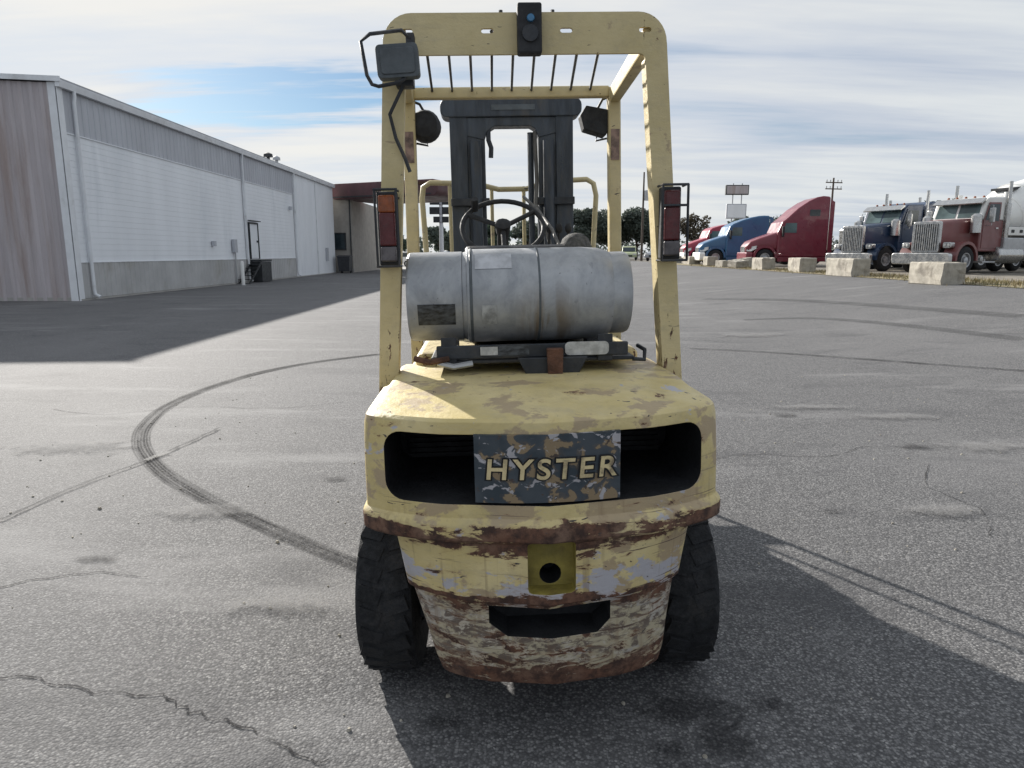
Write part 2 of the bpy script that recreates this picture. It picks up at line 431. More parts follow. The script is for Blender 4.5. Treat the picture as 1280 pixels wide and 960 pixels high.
# ================================================================ mesh helpers
class MB:
    def __init__(self):
        self.v, self.f, self.m, self.uv = [], [], [], None

    def add(self, verts, faces, mi=0, xf=None):
        o = len(self.v)
        for p in verts:
            p = Vector(p)
            self.v.append(tuple(xf @ p) if xf else tuple(p))
        for f in faces:
            self.f.append(tuple(i + o for i in f))
            self.m.append(mi)
        return self

    def box(self, x0, x1, y0, y1, z0, z1, mi=0, xf=None):
        vs = [(x, y, z) for z in (z0, z1) for y in (y0, y1) for x in (x0, x1)]
        fs = [(0, 2, 3, 1), (4, 5, 7, 6), (0, 1, 5, 4), (2, 6, 7, 3), (0, 4, 6, 2), (1, 3, 7, 5)]
        return self.add(vs, fs, mi, xf)

    def prism(self, outer, d0, d1, axis='y', holes=(), mi=0, xf=None):
        """extrude a polygon (with holes). axis x: points are (y,z); y: (x,z); z: (x,y)"""
        def p3(a, b, d):
            return {'x': (d, a, b), 'y': (a, d, b), 'z': (a, b, d)}[axis]
        polys = [list(outer)] + [list(h) for h in holes]
        tris = tessellate_polygon([[Vector((a, b, 0)) for a, b in pl] for pl in polys])
        flat = [q for pl in polys for q in pl]
        n = len(flat)
        vs = [p3(a, b, d0) for a, b in flat] + [p3(a, b, d1) for a, b in flat]
        fs = []
        if not holes:
            fs = [tuple(range(n)), tuple(range(2 * n - 1, n - 1, -1))]
        else:
            for t in tris:
                fs.append(tuple(t))
                fs.append(tuple(i + n for i in reversed(t)))
        o = 0
        for pl in polys:
            k = len(pl)
            for i in range(k):
                j = (i + 1) % k
                fs.append((o + i, o + j, o + j + n, o + i + n))
            o += k
        return self.add(vs, fs, mi, xf)

    def loft(self, rings, cap=True, mi=0, closed=True, xf=None):
        n = len(rings[0])
        vs = [p for r in rings for p in r]
        fs = []
        for k in range(len(rings) - 1):
            for i in range(n if closed else n - 1):
                j = (i + 1) % n
                fs.append((k * n + i, k * n + j, (k + 1) * n + j, (k + 1) * n + i))
        if cap:
            fs.append(tuple(range(n - 1, -1, -1)))
            fs.append(tuple((len(rings) - 1) * n + i for i in range(n)))
        return self.add(vs, fs, mi, xf)

    def tube(self, pts, r, n=8, mi=0, cap=True, xf=None):
        pts = [Vector(p) for p in pts]
        rr = r if isinstance(r, (list, tuple)) else [r] * len(pts)
        rings = []
        ref = None
        for i, p in enumerate(pts):
            t = (pts[min(i + 1, len(pts) - 1)] - pts[max(i - 1, 0)])
            t = t.normalized() if t.length else Vector((0, 0, 1))
            if ref is None:
                ref = t.orthogonal().normalized()
            ref = (ref - t * ref.dot(t))
            ref = ref.normalized() if ref.length > 1e-6 else t.orthogonal().normalized()
            b = t.cross(ref)
            rings.append([tuple(p + (ref * math.cos(2 * PI * k / n) + b * math.sin(2 * PI * k / n)) * rr[i]) for k in range(n)])
        return self.loft(rings, cap, mi, True, xf)

    def lathe(self, prof, n=24, axis='x', mi=0, cap=True, xf=None):
        rings = []
        for a, r in prof:
            ring = []
            for k in range(n):
                c, s = math.cos(2 * PI * k / n) * r, math.sin(2 * PI * k / n) * r
                ring.append({'x': (a, c, s), 'y': (c, a, s), 'z': (c, s, a)}[axis])
            rings.append(ring)
        return self.loft(rings, cap, mi, True, xf)

    def mesh(self, name, mats, smooth=None):
        me = bpy.data.meshes.new(name)
        me.from_pydata(self.v, [], self.f)
        for k in mats:
            me.materials.append(k)
        if any(self.m):
            me.polygons.foreach_set('material_index', self.m)
        bm = bmesh.new()
        bm.from_mesh(me)
        bmesh.ops.recalc_face_normals(bm, faces=bm.faces)
        bm.to_mesh(me)
        bm.free()
        if self.uv:
            l = me.uv_layers.new(name='UVMap')
            for lp in me.loops:
                l.data[lp.index].uv = self.uv[lp.vertex_index]
        if smooth is not None:
            me.shade_smooth()
            me.set_sharp_from_angle(angle=R(smooth))
        me.update()
        return me

    def build(self, name, mats, parent=None, smooth=None, bevel=0.0, seg=2, loc=None, rot=None):
        if not isinstance(mats, (list, tuple)):
            mats = [mats]
        me = self.mesh(name, mats, smooth)
        return put(name, me, parent, bevel, seg, loc, rot)


def put(name, me, parent=None, bevel=0.0, seg=2, loc=None, rot=None):
    o = bpy.data.objects.new(name, me)
    COL.objects.link(o)
    if parent:
        o.parent = parent
    if loc is not None:
        o.location = loc
    if rot is not None:
        o.rotation_euler = rot
    if bevel:
        b = o.modifiers.new('bevel', 'BEVEL')
        b.width, b.segments, b.limit_method, b.angle_limit = bevel, seg, 'ANGLE', R(35)
    return o


def tag(o, label, cat, group=None):
    o['label'] = label
    o['category'] = cat
    if group:
        o['group'] = group
    return o


def struct(o, kind='structure'):
    o['kind'] = kind
    return o


def thing(name, label, cat, loc=(0, 0, 0), rz=0.0, group=None):
    o = bpy.data.objects.new(name, None)
    COL.objects.link(o)
    o.location = loc
    o.rotation_euler = (0, 0, rz)
    o.empty_display_size = .2
    return tag(o, label, cat, group)


def rrect(x0, x1, z0, z1, r, n=5):
    pts = []
    for cx, cz, a0 in ((x1 - r, z1 - r, 0), (x0 + r, z1 - r, 90), (x0 + r, z0 + r, 180), (x1 - r, z0 + r, 270)):
        for k in range(n + 1):
            a = R(a0 + 90 * k / n)
            pts.append((cx + r * math.cos(a), cz + r * math.sin(a)))
    return pts


def smooth01(a, b, x):
    t = min(1, max(0, (x - a) / (b - a)))     # works with a > b too
    return t * t * (3 - 2 * t)


def gz(x, y):
    """height of the lot: level round the lift truck and the warehouse, rising gently to the truck park"""
    return .62 * smooth01(3.5, 13.0, x) * smooth01(1.0, 14.0, y + x * .3)


def ray_ground(px, py):
    """where the line of sight of a point of the photograph meets the lot"""
    a, b = (px - 640) / F_PX, (480 - py) / F_PX
    d = Vector((a, math.cos(PITCH) + b * math.sin(PITCH), -math.sin(PITCH) + b * math.cos(PITCH)))
    z = 0.0
    for _ in range(12):
        t = (z - CAM_H) / d.z
        x, y = d.x * t, d.y * t
        z = .5 * z + .5 * gz(x, y)
    return x, y


# ================================================================ ground
def spaced(stops):
    out = []
    for a, b, s in stops:
        n = max(1, int(round((b - a) / s)))
        out += [a + (b - a) * i / n for i in range(n)]
    out.append(stops[-1][1])
    return out


xs = spaced([(-900, -100, 100), (-100, -20, 10), (-20, 3, 2), (3, 15, .5), (15, 40, 5), (40, 100, 20), (100, 900, 100)])
ys = spaced([(-60, -4, 8), (-4, 20, .75), (20, 120, 5), (120, 400, 40), (400, 1600, 200)])


def sheet(name, xs, ys, mat, dz, zfun=gz):
    b = MB()
    vs = [(x, y, zfun(x, y) + dz) for y in ys for x in xs]
    n = len(xs)
    fs = [(j * n + i, j * n + i + 1, (j + 1) * n + i + 1, (j + 1) * n + i) for j in range(len(ys) - 1) for i in range(n - 1)]
    b.add(vs, fs)
    return b.build(name, mat, smooth=180)


ground = struct(sheet('asphalt_lot', xs, ys, M['asphalt'], 0))
lot_ys = spaced([(10, 20, .75), (20, 70, 5), (70, 120, 25)])
struct(sheet('gravel_lot', spaced([(13.3, 15, .5), (15, 40, 5), (40, 70, 15)]), lot_ys, M['gravel'], .008))
struct(sheet('verge', spaced([(11.9, 13.7, .3)]), spaced([(13.5, 20, .75), (20, 62, 3)]), M['verge'], .014))


def ribbon(name, pts, width, mat, dz=.004, jitter=0.0, parent=ground, sub=8):
    """a flat mark following points on the lot, smooth curve, UV along it"""
    P = [Vector((x, y, 0)) for x, y in pts]
    C = []
    for i in range(len(P) - 1):
        p0, p1, p2, p3 = P[max(i - 1, 0)], P[i], P[i + 1], P[min(i + 2, len(P) - 1)]
        for k in range(sub):
            t = k / sub
            C.append(.5 * ((2 * p1) + (p2 - p0) * t + (2 * p0 - 5 * p1 + 4 * p2 - p3) * t * t + (3 * p1 - p0 - 3 * p2 + p3) * t ** 3))
    C.append(P[-1])
    b = MB()
    b.uv = []
    vs, fs, acc = [], [], 0.0
    for i, p in enumerate(C):
        t = (C[min(i + 1, len(C) - 1)] - C[max(i - 1, 0)]).normalized()
        nrm = Vector((-t.y, t.x, 0))
        w = (width[0] + (width[1] - width[0]) * i / (len(C) - 1)) if isinstance(width, tuple) else width
        if i:
            acc += (p - C[i - 1]).length
        j = nrm * (random.uniform(-1, 1) * jitter)
        wj = w * (random.uniform(.55, 1.3) if jitter else 1)
        for s, u in ((-.5, 0), (.5, 1)):
            q = p + nrm * (s * wj) + j
            vs.append((q.x, q.y, gz(q.x, q.y) + dz))
            b.uv.append((u, acc))
        if i:
            fs.append((2 * i - 2, 2 * i - 1, 2 * i + 1, 2 * i))
    b.add(vs, fs)
    o = b.build(name, mat, parent)
    return o


skid_px = [(474, 443), (400, 452), (330, 465), (262, 485), (212, 507), (184, 530), (176, 550), (184, 571), (212, 597), (262, 626), (330, 658), (395, 686), (455, 710)]
skid = [ray_ground(*q) for q in skid_px][::-1]
ribbon('skid_mark', skid, (.125, .17), M['skid'], .004)
ribbon('tar_seam', [ray_ground(*q) for q in [(0, 652), (90, 612), (180, 578), (230, 557), (275, 536)]], .035, M['seam'], .012, .008)
ribbon('scrape_mark', [ray_ground(*q) for q in [(182, 578), (196, 572), (212, 567)]], .05, M['chalk'], .016)
ribbon('crack', [ray_ground(*q) for q in [(0, 846), (60, 853), (120, 866), (200, 871), (238, 890), (290, 906), (345, 925), (372, 945), (410, 952)]], .009, M['crack'], .004, .014, sub=5)
ribbon('tar_seam', [ray_ground(*q) for q in [(862, 436), (960, 441), (1060, 448), (1180, 457), (1290, 465), (1500, 480)]], .055, M['tar'], .012, .012)
ribbon('skid_mark', [ray_ground(*q) for q in [(930, 400), (1010, 398), (1100, 404), (1280, 425)]], .35, M['faint'], .008)
ribbon('skid_mark', [ray_ground(*q) for q in [(880, 374), (1000, 376), (1280, 396)]], .5, M['faint'], .012)


def stain_mat(name, col, density):
    m, T, bs, out = new_mat(name)
    uvn = T.n('ShaderNodeUVMap').outputs[0]
    co = T.n('ShaderNodeTexCoord').outputs['Object']
    d = T.n('ShaderNodeVectorMath', {0: uvn}, operation='LENGTH').outputs['Value']
    d = T.math('ADD', d, T.math('MULTIPLY', T.math('SUBTRACT', T.noise(co, 7, 6, .7, .8), .5), 2.2))
    k = T.math('MULTIPLY', T.rng(d, .85, .25), T.rng(T.noise(co, 70, 3, .6), .3, .6, .45, 1.0))
    bs.inputs['Base Color'].default_value = (*col, 1)
    bs.inputs['Roughness'].default_value = .9
    bs.inputs['Specular IOR Level'].default_value = .2
    tp = T.n('ShaderNodeBsdfTransparent')
    mx = T.n('ShaderNodeMixShader', {0: T.math('MULTIPLY', k, density), 1: tp.outputs[0], 2: bs.outputs[0]})
    T.t.links.new(mx.outputs[0], out.inputs[0])
    return m


M['oil'] = stain_mat('oil_stain_dark', (.022, .022, .025), .48)
M['dust'] = stain_mat('pale_dust_patch', (.27, .265, .26), .45)
stains = [(865, 890, .20, .12), (905, 930, .16, .10), (840, 940, .14, .10), (960, 880, .10, .07), (560, 905, .12, .07),
          (120, 700, .16, .06), (1150, 560, .22, .10), (980, 520, .16, .08), (420, 600, .12, .06), (1040, 640, .08, .05)]
for i, (px, py, rx, ry) in enumerate(stains):
    x, y = ray_ground(px, py)
    b = MB()
    b.uv = [(0, 0)]
    vs = [(x, y, gz(x, y) + .006 + i * .0006)]
    for k in range(20):
        a = 2 * PI * k / 20
        vs.append((x + rx * math.cos(a), y + ry * math.sin(a), gz(x, y) + .006 + i * .0006))
        b.uv.append((math.cos(a), math.sin(a)))
    b.add(vs, [(0, 1 + k, 1 + (k + 1) % 20) for k in range(20)])
    b.build('oil_stain', M['oil'], ground)
for i, (px, py, rx, ry) in enumerate([(1120, 522, .55, .16), (940, 420, .9, .35), (1010, 700 - 190, .5, .14), (1230, 560, .5, .2), (260, 640, .4, .15), (90, 560, .7, .25), (350, 760, .3, .1), (1180, 640, .35, .12)]):
    x, y = ray_ground(px, py)
    b = MB()
    b.uv = [(0, 0)]
    vs = [(x, y, gz(x, y) + .016 + i * .0004)]
    for k in range(20):
        a = 2 * PI * k / 20
        xx, yy = x + rx * math.cos(a), y + ry * math.sin(a)
        vs.append((xx, yy, gz(xx, yy) + .016 + i * .0004))
        b.uv.append((math.cos(a), math.sin(a)))
    b.add(vs, [(0, 1 + k, 1 + (k + 1) % 20) for k in range(20)])
    b.build('dust_patch', M['dust'], ground)
for pts in ([(-3.2, 2.6), (-2.7, 2.75), (-2.3, 2.72), (-1.9, 2.9), (-1.6, 2.86)], [(1.3, 4.6), (1.7, 4.75), (2.2, 4.7), (2.6, 4.95), (3.1, 4.9)],
            [(-4.2, 6.2), (-3.6, 6.0), (-3.0, 6.3), (-2.2, 6.25), (-1.6, 6.5)], [(2.4, 3.3), (2.6, 3.7), (2.55, 4.1), (2.8, 4.5)]):
    ribbon('crack', pts, .008, M['crack'], .004, .018, sub=6)


# ================================================================ fork lift
FX, FY, FROT, FLEAN = .113, 1.72, R(2.7), R(-1.2)
fork = thing('forklift', 'worn pale yellow forklift seen from behind in the middle of the lot', 'forklift', (FX, FY, 0), FROT)
fork.rotation_euler = (0, FLEAN, FROT)


def cw_ring(z, hw, yo, bow=.15, n=9, y_end=.78, seg=44):
    pts = []
    for k in range(seg + 1):
        t = PI * (.5 - .5 * math.cos(PI * k / seg)) if False else PI * k / seg
        cx, sy = math.cos(t), math.sin(t)
        x = -hw * math.copysign(abs(cx) ** (2 / n), cx)
        y = lip_y(x, hw, yo, bow, n)
        if k in (0, seg):
            y = yo + bow + .10
        pts.append((x, y, z))
    pts.append((hw, y_end, z))
    pts.append((-hw, y_end, z))
    return pts


def lip_y(x, hw=.495, yo=.0, bow=.15, n=9):
    u = min(1.0, abs(x) / hw)
    return yo + bow * u * u + .10 * (1 - max(0.0, 1 - u ** n) ** (1 / n))


levels = [(.200, .306, .075), (.210, .324, .046), (.26, .336, .036), (.35, .358, .028), (.462, .388, .022),
          (.474, .398, .000), (.56, .412, -.002), (.645, .427, -.002), (.650, .504, -.006), (.657, .512, -.010),
          (.694, .514, -.010), (.703, .512, -.006), (.714, .503, .004), (.82, .503, .008), (.90, .501, .012),
          (.950, .499, .016), (.972, .494, .019), (.980, .488, .028), (.984, .478, .050), (.996, .460, .12), (1.010, .452, .22), (1.018, .435, .32)]
cw = MB().loft([[(x + .016 * max(0, (.47 - z) / .27), yy, zz) for x, yy, zz in cw_ring(z, h, y, .15 - .06 * smooth01(.46, .24, z) if z > .24 else .09)] for z, h, y in levels])
cwo = cw.build('counterweight', [M['yellow_cw'], M['interior'], M['olive']], fork)


def cutter(b, mats, name='cut'):
    return put(name, b.mesh(name, mats), fork)


cuts = []
b = MB()
b.prism(rrect(-.437, .437, .752, .940, .05, 6), -.2, .50, 'y', mi=1)  # opening walls coloured near-black, so their shade is painted in
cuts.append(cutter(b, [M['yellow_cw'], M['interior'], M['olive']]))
b = MB()
b.prism(rrect(-.058, .070, .505, .652, .012, 2), -.2, .062, 'y', mi=2)
cuts.append(cutter(b, [M['yellow_cw'], M['interior'], M['olive']]))
b = MB()
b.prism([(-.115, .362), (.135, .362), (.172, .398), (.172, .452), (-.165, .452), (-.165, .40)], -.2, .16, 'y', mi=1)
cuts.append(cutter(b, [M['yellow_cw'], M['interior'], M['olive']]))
b = MB()
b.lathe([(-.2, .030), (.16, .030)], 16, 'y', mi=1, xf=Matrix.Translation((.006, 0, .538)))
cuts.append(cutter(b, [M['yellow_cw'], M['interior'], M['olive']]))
for c in cuts:
    md = cwo.modifiers.new('cut', 'BOOLEAN')
    md.object, md.operation, md.solver = c, 'DIFFERENCE', 'EXACT'
    md.material_mode = 'TRANSFER'
bpy.context.view_layer.update()
dg = bpy.context.evaluated_depsgraph_get()
me2 = bpy.data.meshes.new_from_object(cwo.evaluated_get(dg))
cwo.modifiers.clear()
cwo.data = me2
me2.name = 'counterweight'
for c in cuts:
    bpy.data.objects.remove(c, do_unlink=True)
me2.shade_smooth()
me2.set_sharp_from_angle(angle=R(28))
bv = cwo.modifiers.new('bevel', 'BEVEL')
bv.width, bv.segments, bv.limit_method, bv.angle_limit = .004, 2, 'ANGLE', R(40)

# radiator core far back in the opening
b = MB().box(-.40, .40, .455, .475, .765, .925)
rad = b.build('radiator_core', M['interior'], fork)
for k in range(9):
    MB().box(-.40, .40, .440, .452, .775 + k * .017, .782 + k * .017).build('fin', M['interior'], rad)  # fins kept near-black to deepen the painted shade of the opening
# name plate bridging the opening
PX0, PX1, PZ0, PZ1 = -.192, .192, .760, .943


def plate_y(x):
    return lip_y(x, .495, .0) + .012


b = MB()
nn = 16
vs, fs = [], []
for i in range(nn + 1):
    x = PX0 + (PX1 - PX0) * i / nn
    for dy in (0, .012):
        for z in (PZ0, PZ1):
            vs.append((x, plate_y(x) + dy, z))
for i in range(nn):
    a = i * 4
    fs += [(a, a + 4, a + 5, a + 1), (a + 2, a + 3, a + 7, a + 6), (a + 1, a + 5, a + 7, a + 3), (a, a + 2, a + 6, a + 4)]
fs += [(0, 1, 3, 2), (nn * 4, nn * 4 + 2, nn * 4 + 3, nn * 4 + 1)]
b.add(vs, fs)
plate = b.build('name_plate', M['plate'], fork, smooth=40)
plate['label'] = 'flaking dark plate with raised maker lettering'
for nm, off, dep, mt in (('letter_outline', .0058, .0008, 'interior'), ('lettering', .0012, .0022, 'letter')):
    tc = bpy.data.curves.new(nm, 'FONT')
    tc.body = 'HYSTER'
    tc.size, tc.extrude, tc.offset = .085, dep, off
    tc.align_x = 'CENTER'
    tc.space_character = 1.25
    to = bpy.data.objects.new('lettering_source', tc)
    COL.objects.link(to)
    bpy.context.view_layer.update()
    dg = bpy.context.evaluated_depsgraph_get()
    tm = bpy.data.meshes.new_from_object(to.evaluated_get(dg))
    bpy.data.objects.remove(to, do_unlink=True)
    if nm == 'letter_outline':
        lx = [v.co.x for v in tm.vertices]
        sxx = .356 / (max(lx) - min(lx))
    for v in tm.vertices:
        x, h, d = v.co.x * sxx, v.co.y * .90, v.co.z
        v.co = (x + .006 + .10 * h, plate_y(x) - .0012 - d - dep, .826 + h)
    tm.materials.clear()
    tm.materials.append(M[mt])
    put(nm, tm, plate)

# chassis and hood
b = MB().prism([(.70, .30), (2.20, .30), (2.20, .62), (1.62, .62), (1.45, .42), (1.30, .42), (1.22, .62), (1.22, 1.0), (.70, 1.0)], -.43, .43, 'x')
b.build('chassis', M['yellow'], fork, bevel=.012)
b = MB().box(-.40, .40, .74, 1.27, .985, 1.06)
b.build('hood', M['yellow'], fork, bevel=.025, seg=3)
b = MB().prism([(1.60, .55), (2.18, .55), (2.18, .95), (1.90, 1.28), (1.74, 1.30), (1.66, 1.0)], -.40, .40, 'x')
b.build('dash_cowl', M['black'], fork, bevel=.02)
MB().box(-.44, .44, 1.24, 1.64, .42, .445).build('floor_plate', M['black'], fork, bevel=.004)
for s in (-1, 1):
    MB().box(s * .44 - .06, s * .44 + .06, 1.26, 1.50, .30, .32).build('step', M['black'], fork, bevel=.004)

# seat
seat = MB().box(-.21, .25, .92, 1.30, 1.06, 1.17).build('seat', M['vinyl'], fork, bevel=.03, seg=3)
b = MB().prism([(.86, 1.10), (.98, 1.10), (.955, 1.425), (.90, 1.432), (.86, 1.42)], -.215, .225, 'x')
b.build('seat_back', M['vinyl'], fork, bevel=.018, seg=3)
# grey domed cap to the right of the seat
b = MB().lathe([(1.0, .03), (1.36, .03), (1.362, .052), (1.385, .062), (1.42, .062), (1.452, .048), (1.468, .026), (1.472, .004)], 20, 'z', xf=Matrix.Translation((.197, .92, 0)))
b.build('intake_cap', M['mesh_cap'], fork, smooth=40)

# steering
swc = Vector((-.055, 1.40, 1.515))
tilt = Matrix.Translation(swc) @ Matrix.Rotation(R(-58), 4, 'X')
ring = [(tilt @ Vector((.178 * math.cos(2 * PI * k / 36), 0, .178 * math.sin(2 * PI * k / 36))).to_4d()).to_3d() for k in range(37)]
ring = []
tl = Matrix.Translation(swc) @ Matrix.Rotation(R(42), 4, 'X')
for k in range(37):
    ring.append(tl @ Vector((.178 * math.cos(2 * PI * k / 36), .178 * math.sin(2 * PI * k / 36), 0)))
sw = MB().tube(ring, .011, 8, cap=False)
sw = sw.build('steering_wheel', M['plastic'], fork, smooth=60)
for a in (35, 150, 270):
    p = tl @ Vector((.175 * math.cos(R(a)), .175 * math.sin(R(a)), 0))
    MB().tube([swc, p], .011, 6).build('spoke', M['plastic'], sw, smooth=60)
MB().lathe([(-.03, .03), (.02, .035), (.03, .02)], 12, 'z', xf=tl).build('hub', M['plastic'], sw, smooth=40)
MB().tube([tl @ Vector((-.12, .12, .0)), tl @ Vector((-.12, .12, .06))], .016, 8).build('knob', M['plastic'], sw, smooth=40)
MB().tube([swc, (-.055, 1.72, 1.18)], .026, 10).build('steering_column', M['plastic'], fork, smooth=40)
for i, x in enumerate((.17, .215, .26)):
    lv = MB().tube([(x, 1.74, 1.26), (x + .005, 1.66, 1.50)], .007, 6).build('control_lever', M['black'], fork, smooth=40)
    MB().lathe([(0, .004), (.008, .014), (.028, .018), (.045, .010)], 10, 'z', xf=Matrix.Translation((x + .005, 1.66, 1.49))).build('knob', M['plastic'], lv, smooth=40)

# ---- overhead guard
GR, GF = .58, 1.48            # local y of the rear hoop and the front frame
b = MB()
TOP = 2.125
outer = [(-.512, 1.0), (-.452, 1.0)]
inner_l = [(-.452, 1.0), (-.388, 1.985)]
leg = .060


def hoop():
    o = []
    # outer contour, clockwise from bottom left
    o.append((-.509, .955))
    o.append((-.4385, 2.035))
    for k in range(9):
        a = R(180 - 90 * k / 8)
        o.append((-.348 + .09 * math.cos(a), 2.035 + .09 * math.sin(a)))
    for k in range(9):
        a = R(90 - 90 * k / 8)
        o.append((.348 + .09 * math.cos(a), 2.035 + .09 * math.sin(a)))
    o.append((.4385, 2.035))
    o.append((.512, .955))
    o.append((.449, .955))
    for k in range(5):
        a = R(0 + 90 * k / 4)
        o.append((.352 + .02 * math.cos(a), 1.985 + .02 * math.sin(a)))
    for k in range(5):
        a = R(90 + 90 * k / 4)
        o.append((-.352 + .02 * math.cos(a), 1.985 + .02 * math.sin(a)))
    o.append((-.446, .955))
    q = [o[0]]
    for p in o[1:]:
        if (Vector(p) - Vector(q[-1])).length > 1e-5:
            q.append(p)
    return q


slots = [rrect(x - .019, x + .019, 2.066, 2.080, .006, 2) for x in (-.365, -.118, .125, .37)]
b.prism(hoop(), GR, GR + .012, 'y', slots)
guard = b.build('guard_hoop', M['yellow'], fork, bevel=.003)
# legs get depth: returns behind the hoop plate
for s in (-1, 1):
    lg = MB().loft([[(s * x, y, z) for x, y in ((xo, GR + .012), (xo, GR + .085), (xi, GR + .085), (xi, GR + .012))]
                    for z, xo, xi in ((.955, .508, .448), (2.0, .440 , .376 ))])
    lg.build('rear_leg', M['yellow'], fork, bevel=.008)
MB().box(-.40, .40, GR + .013, GR + .07, 2.098, 2.112).build('top_flange', M['yellow'], guard, bevel=.003)
# side rails, front frame
for s in (-1, 1):
    rl = MB().loft([[(s * (xo - .045), y, z0), (s * xo, y, z0), (s * xo, y, z1), (s * (xo - .045), y, z1)]
                    for y, xo, z0, z1 in ((GR + .013, .412 , 2.02, 2.085), (GF + .005, .474, 2.045, 2.108))])
    rl.build('side_rail', M['yellow'], fork, bevel=.006)
    MB().prism([(s * .30, GR + .014), (s * .392, GR + .014), (s * .392, GR + .13)], 2.05, 2.058, 'z').build('gusset', M['yellow'], fork)
    fl = MB().loft([[(s * x, y, z) for x, y in ((xo, GF), (xo, GF + .06), (xo - .054, GF + .06), (xo - .054, GF))]
                    for z, xo in ((.55, .490), (1.42, .485), (2.108, .476))])
    fo = fl.build('front_leg', M['yellow'], fork, bevel=.008)
    # worn warning label strips on each front leg
    MB().box(s * .452 - .019, s * .452 + .019, GF - .0035, GF - .001, 1.80, 1.93).build('label_strip', pm('faded_label', (.22, .15, .12), .7, 0, .6, 26, 0), fo)
MB().box(-.425, .425, GF, GF + .045, 2.066, 2.112).build('front_crossbar', M['yellow'], fork, bevel=.006)
for i in range(9):
    xr = -.312 + i * .0690
    xf_ = -.344 + i * .0857
    MB().tube([(xr, GR + .013, 2.075), (xf_, GF + .002, 2.096)], .0055, 6).build('guard_rod', M['black'], fork, smooth=60)
# strobe / alarm box on the top plate
b = MB().box(-.028, .046, GR - .045, GR - .001, 1.996, 2.14)
st = b.build('alarm_box', M['plastic'], fork, bevel=.006)
MB().lathe([(-.052, .010), (-.045, .012)], 14, 'y', xf=Matrix.Translation((.012, GR, 2.095))).build('indicator_lens', M['strobe_blue'], st, smooth=40)
MB().lathe([(-.052, .024), (-.044, .026)], 18, 'y', xf=Matrix.Translation((.010, GR, 2.052))).build('speaker_grille', M['black'], st, smooth=40)
for x in (-.075, .085):
    MB().lathe([(2.118, .006), (2.137, .006)], 6, 'z', xf=Matrix.Translation((x, GR + .02, 0))).build('bolt', M['black'], fork)

# rear work lamp with wire guard, top left
wl = MB().prism(rrect(-.062, .062, -.048, .048, .012, 3), -.04, .03, 'y')
wx = Matrix.Translation((-.386, GR - .085, 1.965)) @ Matrix.Rotation(R(-3), 4, 'Y')
lampo = MB()
lampo.prism(rrect(-.062, .062, -.046, .048, .012, 3), -.012, .030, 'y', xf=wx)
lampo.prism(rrect(-.05, .05, -.036, .036, .01, 3), -.016, -.012, 'y', xf=wx)
lampo = lampo.build('work_lamp', M['lamp_grey'], fork, bevel=.003)
pts = [(-.01, 1.09 * 0, .085), (-.085, -.02, .075), (-.098, -.03, .06), (-.088, -.03, -.06), (-.075, -.025, -.072), (-.02, 0, -.066), (.02, .01, -.05)]
pts = [(.045, 0, .058), (.02, -.012, .082), (-.07, -.03, .072), (-.098, -.035, .052), (-.090, -.035, -.04), (-.078, -.035, -.066), (-.06, -.032, -.072), (.0, -.02, -.062), (.02, 0, -.045)]
MB().tube([wx @ Vector(p) for p in pts], .0055, 6).build('wire_guard', M['black'], lampo, smooth=60)
MB().box(-.40, -.345, GR - .058, GR - .001, 1.905, 1.935).build('lamp_bracket', M['black'], lampo, bevel=.004)
b = MB().box(-.360, -.335, GR - .09, GR - .045, 2.005, 2.045)
b.build('connector', M['black'], lampo, bevel=.004)
MB().tube([(-.375, GR - .05, 1.91), (-.425, GR - .02, 1.83), (-.41, GR - .018, 1.76), (-.385, GR - .012, 1.70), (-.372, GR - .01, 1.66)], .006, 6).build('cable', M['black'], fork, smooth=60)

# front work lamps, hanging inside the front legs
for s in (-1, 1):
    c = Vector((s * .385, GF + .06, 1.965 if s < 0 else 1.975))
    rot = Matrix.Translation(c) @ Matrix.Rotation(R(0 if s < 0 else 14), 4, 'Y')
    if s < 0:
        b = MB().lathe([(-.045, .03), (-.035, .056), (.0, .068), (.05, .070), (.055, .062)], 20, 'y', xf=rot)
    else:
        b = MB().prism([(-.07, .045), (-.085, .0), (-.055, -.055), (.045, -.06), (.06, .0), (.05, .052)], -.035, .05, 'y', xf=rot)
    lp = b.build('front_lamp', M['plastic'], fork, smooth=40, bevel=.004)
    MB().tube([c + Vector((0, 0, .055)), c + Vector((s * .02, 0, .09)), c + Vector((s * .045, 0, .10))], .006, 6).build('bracket', M['black'], lp)
    MB().tube([c + Vector((0, 0, -.055)), c + Vector((-s * .01, 0, -.085)), c + Vector((s * .04, 0, -.075))], .005, 6).build('lower_bracket', M['black'], lp)

